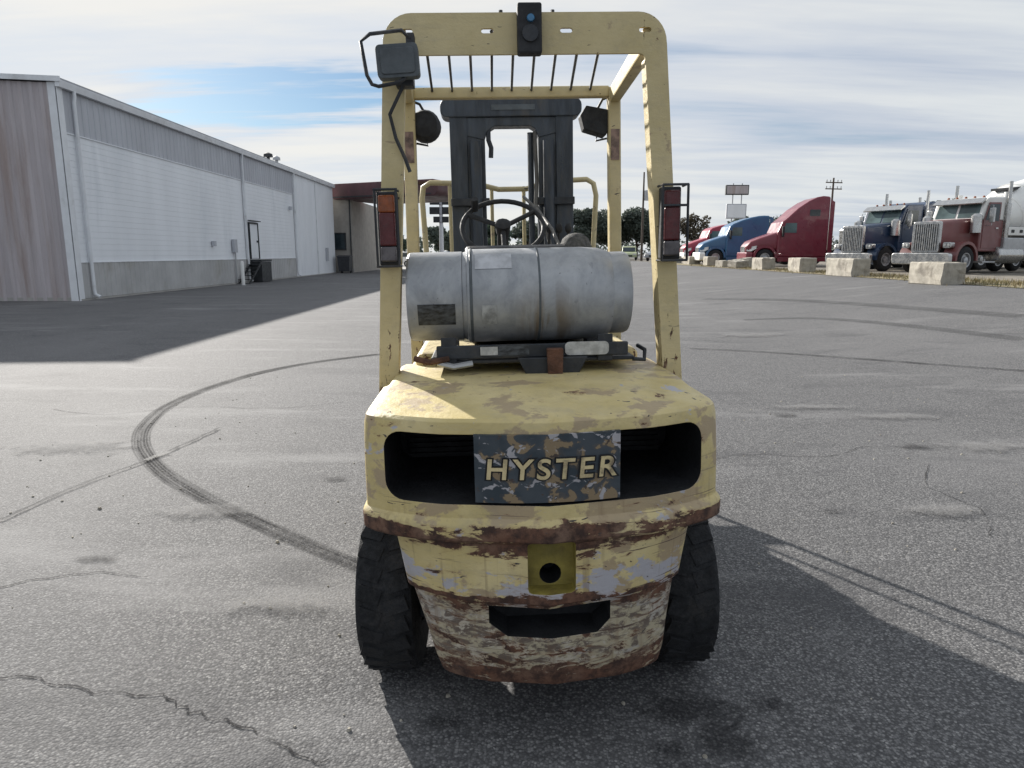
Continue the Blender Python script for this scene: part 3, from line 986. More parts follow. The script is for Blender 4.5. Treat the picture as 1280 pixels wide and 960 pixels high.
# tail lamps on the rear legs
for s in (-1, 1):
    zc_ = 1.485
    cx = -.446 if s < 0 else .452
    b = MB().box(cx - .032, cx + .032, GR - .040, GR - .002, zc_ - .112, zc_ + .115)
    tlm = b.build('tail_lamp', M['plastic'], fork, bevel=.006)
    for z0, z1, mt, nm in ((.050, .103, 'lens_amber' if s < 0 else 'lens_red', 'upper_lens'), (-.052, .050, 'lens_red', 'red_lens'), (-.100, -.054, 'lens_clear', 'clear_lens')):
        MB().box(cx - .025, cx + .025, GR - .056, GR - .039, zc_ + z0, zc_ + z1).build(nm, M[mt], tlm, bevel=.005)
    # wire cage
    cg = MB()
    for x in ((-.033, .033) if s < 0 else (-.036, .044)):
        cg.tube([(cx + x, GR - .01, zc_ + .118), (cx + x, GR - .072, zc_ + .118), (cx + x, GR - .072, zc_ - .115), (cx + x, GR - .01, zc_ - .115)], .004, 6)
    for z in ((.118, -.115) if s < 0 else (.118, .055, -.115)):
        cg.tube([(cx - .037, GR - .072, zc_ + z), (cx + (.037 if s < 0 else .046), GR - .072, zc_ + z)], .004, 6)
    cg.build('lamp_cage', M['black'], tlm, smooth=60)

mast_before = set(bpy.data.objects)
# ---- mast
MY = 2.03
for s in (-1, 1):
    mr = MB().prism([(s * .314, MY - .06), (s * .314, MY + .08), (s * .225, MY + .08), (s * .225, MY + .055), (s * .285, MY + .055), (s * .285, MY - .03), (s * .225, MY - .03), (s * .225, MY - .06)], .06, 2.15, 'z')
    mr.build('outer_mast_rail', M['mast'], fork, bevel=.004)
    MB().box(*sorted((s * .136, s * .232)), MY - .05, MY + .06, .10, 2.10).build('inner_mast_rail', M['mast'], fork, bevel=.006)
    MB().lathe([(.15, .028), (1.95, .028)], 14, 'z', xf=Matrix.Translation((s * .185, MY - .085, 0))).build('lift_cylinder', M['mast'], fork, smooth=40)
    MB().box(*sorted((s * .12, s * .318)), MY - .09, MY - .062, 1.62, 1.66).build('mast_bracket', M['black'], fork, bevel=.004)
b = MB().prism(rrect(-.358, .358, 2.075, 2.168, .035, 4), MY - .07, MY + .08, 'y')
b.build('mast_crosshead', M['mast'], fork, bevel=.006)
b = MB().prism([(-.30, 2.076), (.30, 2.076), (.30, 2.01), (.138, 1.97), (.120, 2.015), (.095, 2.03), (-.085, 2.03), (-.125, 2.005), (-.140, 1.96), (-.30, 2.0)], MY - .055, MY + .05, 'y')
b.build('mast_tie', M['mast'], fork, bevel=.004)
MB().box(-.10, .12, MY - .074, MY - .071, 2.108, 2.135).build('mast_decal', M['lamp_grey'], fork)
for x in (-.26, .24):
    MB().lathe([(2.168, .014), (2.19, .011)], 8, 'z', xf=Matrix.Translation((x, MY, 0))).build('bolt', M['black'], fork)
MB().box(-.30, .30, MY + .0, MY + .05, .30, .42).build('lower_crossmember', M['mast'], fork, bevel=.004)
MB().tube([(-.118, MY - .04, 2.02), (-.118, MY - .05, 1.96), (-.105, MY - .05, 1.92), (-.108, MY - .05, 1.87)], .012, 8).build('pulley_hook', M['black'], fork, smooth=40)
MB().tube([(.098, MY - .02, 2.0), (.100, MY - .03, 1.2), (.10, MY - .02, .5)], .016, 8).build('lift_chain', M['mast'], fork, smooth=40)
MB().tube([(.118, MY - .05, 2.0), (.125, MY - .06, 1.75), (.115, MY - .10, 1.62), (.16, MY - .16, 1.5), (.19, MY - .2, 1.35), (.19, MY - .2, 1.1)], .010, 8).build('hydraulic_hose', M['hose'], fork, smooth=60)
MB().tube([(.07, 1.9, 1.68), (.12, 1.65, 1.60), (.155, 1.35, 1.50), (.16, 1.1, 1.42), (.16, 1.0, 1.2)], .0075, 8).build('fuel_hose', M['hose'], fork, smooth=60)

# ---- carriage, load backrest, forks
BY = 2.44
b = MB()
frame = [(-.485, BY, .25), (-.485, BY, 1.30), (-.50, BY, 1.70), (-.49, BY, 1.765), (-.45, BY, 1.79), (-.30, BY, 1.785), (-.17, BY, 1.775), (-.06, BY, 1.745), (.10, BY, 1.745), (.20, BY, 1.775), (.32, BY, 1.79), (.45, BY, 1.795), (.49, BY, 1.77), (.505, BY, 1.70), (.485, BY, 1.30), (.485, BY, .25)]
bk = MB().tube(frame, .016, 8)
bk = bk.build('load_backrest', M['yellow'], fork, smooth=60)
for x in (-.34, -.10, .085, .345):
    MB().tube([(x, BY, .25), (x, BY, 1.76 if abs(x) < .2 else 1.785)], .011, 6).build('backrest_bar', M['yellow'], bk, smooth=60)
for z in (.18, .52):
    MB().box(-.50, .50, BY - .05, BY + .0, z, z + .11).build('carriage_bar', M['black'], fork, bevel=.005)
for s in (-1, 1):
    MB().prism([(BY + .002, .70), (BY + .045, .70), (BY + .045, .10), (BY + 1.1, .07), (BY + 1.1, .055), (BY + .002, .045)], s * .26 - .055, s * .26 + .055, 'x').build('fork_arm', M['black'], fork, bevel=.004)


# the mast assembly stands a little farther forward, wider and taller than drawn above
mast_m = Matrix.Translation((.034, .29, 0)) @ Matrix.Diagonal((1.072, 1.0, 1.026, 1))
for o in [o for o in bpy.data.objects if o not in mast_before]:
    if 'fuel_hose' not in o.name:
        o.data.transform(mast_m)


# ---- wheels
def wheel_meshes(r, w, rim_r, lugs=26, n=52, pre=''):
    prof = [(-w / 2, rim_r), (-w / 2 - .004, (r + rim_r) / 2), (-w / 2 + .004, r * .93), (-w / 2 + .028, r * .985), (-w * .12, r), (w * .12, r), (w / 2 - .028, r * .985), (w / 2 - .004, r * .93), (w / 2 + .004, (r + rim_r) / 2), (w / 2, rim_r)]
    t = MB().lathe(prof, n, 'x', cap=False)
    t.lathe([(-w / 2, rim_r), (w / 2, rim_r)], n, 'x', cap=False)
    for k in range(lugs):
        a = 2 * PI * k / lugs
        for s in (-1, 1):
            aa = a + (0 if s < 0 else PI / lugs)
            xf = Matrix.Rotation(aa, 4, 'X') @ Matrix.Translation((0, 0, r * .985)) @ Matrix.Rotation(R(18 * s), 4, 'Z')
            t.box(*sorted((s * .008, s * (w / 2 - .012))), -r * .085, r * .085, -.02, .0065, xf=xf)
    rim = MB().lathe([(-w * .40, .0), (-w * .40, rim_r * .35), (-w * .30, rim_r * .5), (-w * .25, rim_r * .85), (-w * .45, rim_r * .92), (-w * .45, rim_r), (w * .45, rim_r), (w * .45, rim_r * .92), (w * .25, rim_r * .85), (w * .30, rim_r * .5), (w * .40, rim_r * .35), (w * .40, 0)], 24, 'x', cap=False)
    return t.mesh(pre + 'tyre', [M['rubber']], 40), rim.mesh(pre + 'rim', [M['yellow']], 40)


tyre_me, rim_me = wheel_meshes(.275, .182, .125)
tyre_f, rim_f = wheel_meshes(.345, .215, .19)
for s in (-1, 1):
    for (y, xc, tm_, rm_, r, nm) in ((.545, .478, tyre_me, rim_me, .282, 'rear_wheel'), (2.08, .475, tyre_f, rim_f, .345, 'front_wheel')):
        wo_ = put(nm, rm_, fork, loc=(s * xc + (.012 if s > 0 and y < 1 else 0), y, r + s * xc * math.tan(FLEAN)), rot=(R(5), 0, R(-3) if y < 1 else 0))
        put('tyre', tm_, wo_)
MB().box(-.40, .40, .42, .53, .22, .36).build('steer_axle', M['black'], fork, bevel=.01)
# ---- bracket and straps for the gas bottle
TY, TZ, TX, TR = .69, 1.262, -.030, .155
br = MB()
br.box(-.335, .34, TY - .15, TY + .13, 1.050, 1.062)
br.box(-.31, .315, TY - .165, TY - .150, 1.068, 1.112)
br = br.build('tank_bracket', M['black'], fork, bevel=.004)
for x in (-.27, .24):
    b = MB().prism([(TY - .16, 1.05), (TY + .16, 1.05), (TY + .16, 1.14), (TY + .08, 1.085), (TY - .08, 1.085), (TY - .16, 1.14)], x - .025, x + .025, 'x')
    b.build('cradle', M['black'], br, bevel=.003)
MB().box(-.165, -.01, TY - .1695, TY - .166, 1.077, 1.110).build('data_plate', M['sticker_d'], br)
MB().box(-.168, -.112, TY - .1725, TY - .170, 1.080, 1.107).build('data_label', M['sticker_w'], br)
b = MB().prism(rrect(.107, .250, 1.073, 1.116, .014, 4), TY - .172, TY - .166, 'y')
b.build('warning_plate', M['sticker_w'], br)
b = MB().prism([(.01, 1.10), (.13, 1.10), (.115, .995), (.03, .995)], TY - .20, TY - .172, 'y')
lt = MB().prism([(.045, 1.10), (.098, 1.10), (.095, .985), (.05, .985)], TY - .205, TY - .173, 'y').build('latch', M['rust'], fork, bevel=.004)
MB().prism([(-.05, 1.07), (.18, 1.07), (.15, 1.012), (-.02, 1.012)], TY - .185, TY - .172, 'y').build('latch_pad', M['black'], fork, bevel=.004)
for x, z in ((-.33, 1.075), (-.255, 1.058)):
    MB().tube([(x - .05, TY - .17, z), (x, TY - .19, z - .01), (x + .06, TY - .175, z - .003)], .010, 7).build('hose_clip', M['rust'] if z > 1.07 else M['steel'], br, smooth=50)
MB().tube([(.36, TY - .10, 1.09), (.375, TY - .14, 1.08), (.37, TY - .16, 1.05), (.33, TY - .17, 1.055)], .007, 7).build('strap_end', M['black'], br, smooth=50)

# gas bottle: a thing of its own, lying in the bracket
tloc = Matrix.Translation((FX, FY, 0)) @ Matrix.Rotation(FROT, 4, 'Z') @ Matrix.Rotation(FLEAN, 4, 'Y') @ Vector((TX, TY, TZ))
tank = thing('propane_tank', 'scuffed grey aluminium propane bottle strapped across the back of the forklift', 'gas bottle', tloc, FROT)
tank.rotation_euler = (0, FLEAN, FROT)
tank.scale = (.955, 1, 1)
prof = [(-.20, .0), (-.20, .146), (-.185, .150), (-.183, .1555), (-.178, .157), (-.05, .157), (.055, .157), (.059, .1585), (.066, .1585), (.070, .157), (.22, .157), (.28, .153), (.315, .142), (.34, .122), (.35, .10), (.352, .0)]
MB().lathe(prof, 64, 'x', cap=False).build('bottle_body', M['tank'], tank, smooth=35)
MB().lathe([(-.385, .135), (-.389, .143), (-.382, .149), (-.37, .1495), (-.201, .1495), (-.201, .14), (-.37, .14), (-.378, .135), (-.385, .135)], 64, 'x', cap=False).build('valve_collar', M['tank'], tank, smooth=35)
MB().lathe([(.300, .132), (.305, .139), (.372, .139), (.384, .134), (.386, .126), (.376, .126), (.368, .131), (.305, .131)], 64, 'x', cap=False).build('foot_ring', M['tank'], tank, smooth=35)
for xx in (-.17, .0625):
    MB().lathe([(xx - .005, .1572), (xx - .003, .1592), (xx + .003, .1592), (xx + .005, .1572)], 64, 'x', cap=False).build('weld_seam', M['lamp_grey'], tank, smooth=40)
MB().lathe([(-.36, .03), (-.30, .032), (-.29, .022), (-.2, .022)], 14, 'x').build('valve', M['rust'], tank, smooth=35)


def decal(x0, x1, a0, a1, mat, r, nm):
    b = MB()
    vs, fs = [], []
    k = 8
    for i in range(k + 1):
        a = R(a0 + (a1 - a0) * i / k)
        for x in (x0, x1):
            vs.append((x, -r * math.cos(a), r * math.sin(a)))
    for i in range(k):
        fs.append((2 * i, 2 * i + 1, 2 * i + 3, 2 * i + 2))
    b.add(vs, fs)
    return b.build(nm, mat, tank, smooth=60)


decal(-.352, -.225, -34, -6, M['sticker_d'], .1512, 'warning_sticker')
decal(-.135, -.085, -32, -8, pm('peeling_sticker', (.36, .37, .37), .6, 0, .4, 26, 0), .1586, 'inspection_sticker')
decal(-.155, -.03, 36, 62, pm('white_paper_sticker', (.47, .48, .50), .6, 0, .25, 16, 0), .1586, 'paper_sticker')


# ================================================================ warehouse
WX, WY = -13.0, 21.05
WH = 6.22
wh = thing('warehouse', 'long low metal-clad warehouse with white and grey siding on the left', 'warehouse', (WX, WY, 0))


def ribbed(name, y0, y1, z0, z1, mat, pitch, depth, vertical, x=0.0):
    """cladding sheet on the side wall (faces +x) with pressed ribs"""
    b = MB()
    if vertical:
        prof = [(y0, 0.0)]
        y = y0 + pitch * .5
        while y + pitch * .4 < y1:
            prof += [(y, 0), (y + .03, depth), (y + .11, depth), (y + .14, 0)]
            y += pitch
        prof.append((y1, 0))
        rings = [[(x + d, yy, z) for yy, d in prof] for z in (z0, z1)]
    else:
        prof = []
        z = z0
        while z < z1 - .01:
            zz = min(z1, z + pitch)
            prof += [(z, depth), (zz - .02, depth * .25), (zz - .005, .0)]
            z = zz
        rings = [[(x + d, yy, zz) for zz, d in prof] for yy in (y0, y1)]
    b.loft(rings, cap=False, closed=False)
    o = b.build(name, mat, wh)
    so = o.modifiers.new('sheet', 'SOLIDIFY')
    so.thickness = .01
    return o


MB().box(-24, -.03, .03, 31.0, 0, WH - .1).build('wall_core', M['siding_b'], wh)
bays = [(0.02, 13.55), (13.60, 21.5)]
for y0, y1 in bays:
    ribbed('upper_cladding', y0, y1, 4.86, WH - .06, M['siding_g'], .305, .022, True)
    ribbed('siding_panel', y0, y1, 1.14, 4.85, M['siding'], .185, .007, False)
    ribbed('lower_cladding', y0, y1, .06, 1.13, M['siding_b'], .305, .018, True)
    MB().box(-.01, .035, y0, y1, 1.125, 1.15).build('base_flashing', M['trim'], wh)
    MB().box(-.01, .04, y0, y1, 4.84, 4.87).build('band_flashing', M['siding'], wh)
for y0, y1 in ((21.55, 26.3), (26.36, 30.98)):
    ribbed('siding_panel', y0, y1, .05, WH - .06, M['siding'], .305, .02, True)
MB().box(-.05, .06, .0, 31.0, -.05, .05).build('footing', M['road'], wh)
# end wall facing the camera
b = MB()
prof = [(-24.0, 0)]
x = -23.9
while x < -.2:
    prof += [(x, 0), (x + .03, .025), (x + .13, .025), (x + .16, 0)]
    x += .30
prof.append((-.02, 0))
b.loft([[(xx, -d, z if z == 0 else WH + .04 * min(-xx, 12.0) - .04) for xx, d in prof] for z in (0, 1)], cap=False, closed=False)
ew = b.build('end_cladding', M['siding_p'], wh)
ew.modifiers.new('sheet', 'SOLIDIFY').thickness = .01
MB().box(-24, .0, -.03, .02, -.04, .10).build('end_footing', M['road'], wh)
# roof with eave, gutter, corner trim
b = MB().prism([(.14, WH), (-12, WH + .48), (-24, WH), (-24, WH + .10), (-12, WH + .60), (.14, WH + .10)], -.12, 31.1, 'y')
b.build('roof', M['roof'], wh)
g = MB()
g.prism([(.05, WH - .16), (.17, WH - .16), (.20, WH - .01), (.205, WH + .03), (.18, WH + .03), (.17, WH - .0), (.05, WH - .0)], -.12, 31.1, 'y')
g.build('gutter', M['trim'], wh)
MB().prism([(.22, WH - .03), (-12, WH + .455), (-12, WH + .61), (.22, WH + .11)], -.16, -.121, 'y').build('rake_trim', M['trim'], wh)
MB().box(-.22, -.0, -.055, -.028, 0, WH - .02).build('corner_trim', M['trim'], wh)
MB().box(.03, .055, -.055, .18, 0, WH - .16).build('corner_trim', M['trim'], wh)
for y in (.62, 13.57, 21.53):
    d = MB()
    d.tube([(.13, y, WH - .16), (.13, y, WH - .30), (.10, y, WH - .45), (.10, y, .30), (.12, y, .16), (.26, y, .08)], .055, 8)
    d.build('downspout', M['trim'], wh, smooth=50)
MB().box(.02, .045, 26.27, 26.39, .05, WH - .1).build('joint_trim', M['trim'], wh)
# side door above a dock stair
dr = MB().box(.02, .06, 14.05, 15.15, 1.16, 2.85).build('door', M['siding'], wh, bevel=.006)
for y0, y1, z0, z1 in ((13.99, 14.05, 1.14, 2.92), (15.15, 15.21, 1.14, 2.92), (14.05, 15.15, 2.85, 2.92)):
    MB().box(.02, .10, y0, y1, z0, z1).build('frame', M['dark'], dr)
MB().box(.06, .11, 14.95, 15.02, 1.95, 2.05).build('handle', M['dark'], dr)
MB().box(.06, .22, 13.9, 15.3, 2.98, 3.02).build('door_hood', M['dark'], wh, bevel=.005)
for y, z, w, h in ((9.6, 1.72, .22, .22), (11.8, 1.45, .36, .60), (20.6, 3.9, .2, .2), (28.3, .9, .3, .9)):
    MB().box(.03, .16, y, y + w, z, z + h).build('meter_box', M['siding_g'], wh, bevel=.01)
b = MB().tube([(.09, 12.0, .05), (.09, 12.0, 1.45)], .03, 8)
b.build('conduit', M['steel'], wh)
for y, s in ((19.3, .26), (20.7, .22)):
    v = MB().lathe([(WH + .0, .09), (WH + .45, .09), (WH + .46, s), (WH + .62, s * .9), (WH + .70, .05)], 12, 'z', xf=Matrix.Translation((-.55, y, 0)))
    v.build('roof_vent', M['dark'] if s > .23 else M['steel'], wh, smooth=40)

# dock stair under the door: its own thing
ds = thing('dock_steps', 'dark steel dock landing and steps below the warehouse side door', 'steps', (WX + .1, WY + 11.6, 0))
MB().box(0, .55, 2.2, 3.7, 1.02, 1.10).build('landing', M['dark'], ds, bevel=.006)
for k in range(5):
    MB().box(0, .55, .45 + k * .35, .78 + k * .35, .18 + k * .17, .21 + k * .17).build('tread', M['dark'], ds, bevel=.004)
for x in (.02, .51):
    MB().prism([(.4, .0), (.55, .0), (2.3, .95), (2.3, 1.08)], x, x + .04, 'x').build('stringer', M['dark'], ds)
MB().box(.0, .53, 2.25, 3.65, .02, 1.0).build('skirt_panel', M['dark'], ds, bevel=.006)
bo = thing('bollard', 'short white steel bollard beside the warehouse dock steps', 'bollard', (WX + .9, WY + 10.6, 0))
MB().lathe([(0, .08), (1.0, .08), (1.06, .06), (1.08, .01)], 14, 'z').build('post', M['p_white'], bo, smooth=40)
MB().lathe([(0, .14), (.02, .14)], 14, 'z').build('base_plate', M['steel'], bo, smooth=40)

# ---- shop beyond the warehouse, with its canopy
sh = thing('shop_building', 'beige shop wall with dark window beyond the far end of the warehouse', 'shop', (-13.0, 53.0, 0))
MB().box(-14, 1.1, 0, 15, 0, 5.4).build('wall', M['brick'], sh)
wn = MB().box(-.25, .55, -.04, .0, 1.75, 2.85).build('window', M['glass'], sh)
for x0, x1, z0, z1 in ((-.33, .63, 1.67, 1.75), (-.33, .63, 2.85, 2.93), (-.33, -.25, 1.75, 2.85), (.55, .63, 1.75, 2.85)):
    MB().box(x0, x1, -.08, .0, z0, z1).build('frame', M['dark'], wn)
MB().box(.95, 1.02, -.10, -.002, 0, 5.3).build('drain_pipe', M['dark'], sh)
MB().box(-13.5, 1.15, -.05, -.002, 0, .3).build('plinth', M['road'], sh)
can = thing('canopy', 'maroon flat canopy reaching out from the shop wall', 'canopy', (-13.3, 53.0, 0), R(-25))
b = MB().prism(rrect(0, 9.1, 5.30, 6.42, .40, 5), -.1, 5.6, 'y')
b.build('fascia', M['canopy'], can, bevel=.05)
MB().box(.0, 8.6, -.16, -.101, 5.42, 5.50).build('trim_strip', M['dark'], can)
MB().box(6.1, 8.9, -.16, -.101, 6.10, 6.28).build('sign_strip', M['rust'], can)
for x in (8.0,):
    MB().box(x, x + .3, 4.2, 4.5, 0, 5.31).build('column', M['siding_b'], can)
bn = thing('waste_bin', 'dark wheeled waste bin against the warehouse far corner', 'bin', (-12.2, 51.6, 0))
MB().loft([[(-.38, -.4, .12), (.38, -.4, .12), (.38, .4, .12), (-.38, .4, .12)], [(-.45, -.5, 1.15), (.45, -.5, 1.15), (.45, .5, 1.15), (-.45, .5, 1.15)]]).build('bin_body', M['bin'], bn, bevel=.02)
MB().prism([(-.54, 1.15), (.54, 1.15), (.50, 1.22), (0, 1.28), (-.5, 1.22)], -.48, .48, 'x').build('lid', M['bin'], bn, bevel=.01)
for s in (-1, 1):
    MB().lathe([(-.04, .12), (.04, .12)], 12, 'x', xf=Matrix.Translation((s * .32, .35, .12))).build('wheel', M['rubber'], bn, smooth=40)
struct(sheet('concrete_drive', spaced([(-60, -2, 10)]), spaced([(62, 100, 8)]), M['road'], .006))


# ================================================================ concrete blocks
def rough_block(L, Wd, H, seed):
    rnd = random.Random(seed)
    bm = bmesh.new()
    bmesh.ops.create_cube(bm, size=1.0)
    bmesh.ops.scale(bm, vec=(Wd, L, H), verts=bm.verts)
    bmesh.ops.translate(bm, vec=(Wd / 2, L / 2, H / 2), verts=bm.verts)
    bmesh.ops.bevel(bm, geom=bm.edges[:], offset=.035, segments=1, affect='EDGES')
    bmesh.ops.subdivide_edges(bm, edges=[e for e in bm.edges if e.calc_length() > .3], cuts=3, use_grid_fill=True)
    for v in bm.verts:
        if v.co.z > .05:
            n = noise.noise_vector(v.co * 2.1 + Vector((seed * 3.1, 0, 0)))
            v.co += n * .028
            if rnd.random() < .10:
                v.co += Vector((rnd.uniform(-.03, .03), rnd.uniform(-.03, .03), -rnd.random() * .05))
    me = bpy.data.meshes.new('block')
    bm.to_mesh(me)
    bm.free()
    me.materials.append(M['concrete'])
    return me


BLK = 'concrete blocks along the edge of the truck park'
blocks = [(11.38, 18.6, 1.45, .66, .62, 4, 'nearest concrete block, in front of the mixer truck, with a sharp lit side'),
          (11.88, 24.6, 1.9, .64, .66, 3, 'second concrete block, below the navy truck grille'),
          (12.2, 29.9, 1.5, .68, .64, -3, 'concrete block in front of the rear of the tall red truck cab'),
          (12.2, 34.4, 1.4, .64, .62, 2, 'concrete block below the bonnet of the tall red truck'),
          (12.45, 45.0, 1.4, .64, .62, -4, 'small concrete block in front of the bright blue truck'),
          (12.8, 51.0, 1.6, .8, .6, 3, 'farthest but one concrete block, near the crimson truck nose'),
          (13.0, 57.5, 1.8, .8, .6, 0, 'farthest small concrete block at the end of the row')]
for i, (x, y, L, Wd, H, a, lab) in enumerate(blocks):
    o = put('concrete_block', rough_block(L, Wd, H, i + 1), None, loc=(x, y, gz(x, y) - .02), rot=(0, 0, R(a)))
    tag(o, lab, 'concrete block', BLK)
rub = [(12.2, 38.4, .8, .7, .40, 20, 'low broken concrete chunk at the near end of the rubble'),
       (12.75, 39.6, .9, .6, .55, -28, 'tilted broken concrete chunk in the middle of the rubble'),
       (12.2, 40.9, .9, .75, .45, 12, 'broken concrete chunk at the far end of the rubble'),
       (13.1, 38.9, .7, .6, .5, 40, 'broken concrete chunk behind the other rubble pieces')]
for i, (x, y, L, Wd, H, a, lab) in enumerate(rub):
    o = put('concrete_rubble', rough_block(L, Wd, H, i + 21), None, loc=(x, y, gz(x, y) - .03), rot=(R(6 - 4 * i), R(-5 + 3 * i), R(a)))
    tag(o, lab, 'rubble', 'rubble between the blocks')

# dry grass along the verge
b = MB()
rnd = random.Random(3)
for k in range(9000):
    y = 14 + 34 * rnd.random() ** 1.4
    x = rnd.choice((rnd.uniform(11.9, 13.7), rnd.gauss(13.2, .5)))
    h = rnd.uniform(.04, .13) * (1.3 if rnd.random() < .2 else 1)
    a = rnd.uniform(0, PI)
    w = .012
    dx, dy = math.cos(a) * w, math.sin(a) * w
    lx_, ly_ = rnd.gauss(0, .03), rnd.gauss(0, .03)
    z = gz(x, y)
    b.add([(x - dx, y - dy, z), (x + dx, y + dy, z), (x + lx_, y + ly_, z + h)], [(0, 1, 2)])
go = b.build('dry_grass', M['blade'])
struct(go, 'stuff')
go['label'] = 'dry straw-coloured grass along the truck park edge'


# ================================================================ trucks
TT, TRM = None, None


def truck_wheels():
    r, w, rr = .52, .28, .29
    t = MB().lathe([(-w / 2, rr), (-w / 2 - .01, .40), (-w / 2 + .02, .49), (-w / 2 + .05, r), (w / 2 - .05, r), (w / 2 - .02, .49), (w / 2 + .01, .40), (w / 2, rr)], 28, 'x', cap=False)
    rim = MB().lathe([(-w * .48, rr), (-w * .46, rr * .86), (-w * .2, rr * .80), (-w * .2, rr * .45), (-w * .5, rr * .40), (-w * .55, .0)], 20, 'x', cap=False)
    rim.lathe([(w * .48, rr), (w * .46, rr * .86), (w * .2, rr * .80), (w * .2, rr * .45), (w * .5, rr * .40), (w * .55, .0)], 20, 'x', cap=False)
    return t.mesh('truck_tyre', [M['rubber']], 40), rim.mesh('truck_rim', [M['steel']], 40)


TT, TRM = truck_wheels()


def add_wheels(t, spots, scale=1.0):
    for x, y in spots:
        w = put('wheel', TRM, t, loc=(x, y, .52 * scale))
        w.scale = (scale, scale, scale)
        put('tyre', TT, w)


def fenders(t, paint, y=-1.12, r0=.57, r1=.68, x0=.66, x1=1.18, a0=-5, a1=185):
    for s in (-1, 1):
        pts = []
        k = 12
        for i in range(k + 1):
            a = R(a0 + (a1 - a0) * i / k)
            pts.append((y + r1 * math.cos(a), .55 + r1 * math.sin(a)))
        for i in range(k, -1, -1):
            a = R(a0 + (a1 - a0) * i / k)
            pts.append((y + r0 * math.cos(a), .55 + r0 * math.sin(a)))
        MB().prism(pts, *sorted((s * x0, s * x1)), 'x').build('fender', paint, t, smooth=40)


def section(hw, y, z0, z1, r=.14):
    return [(p[0], y, p[1]) for p in rrect(-hw, hw, z0, z1, r, 4)]


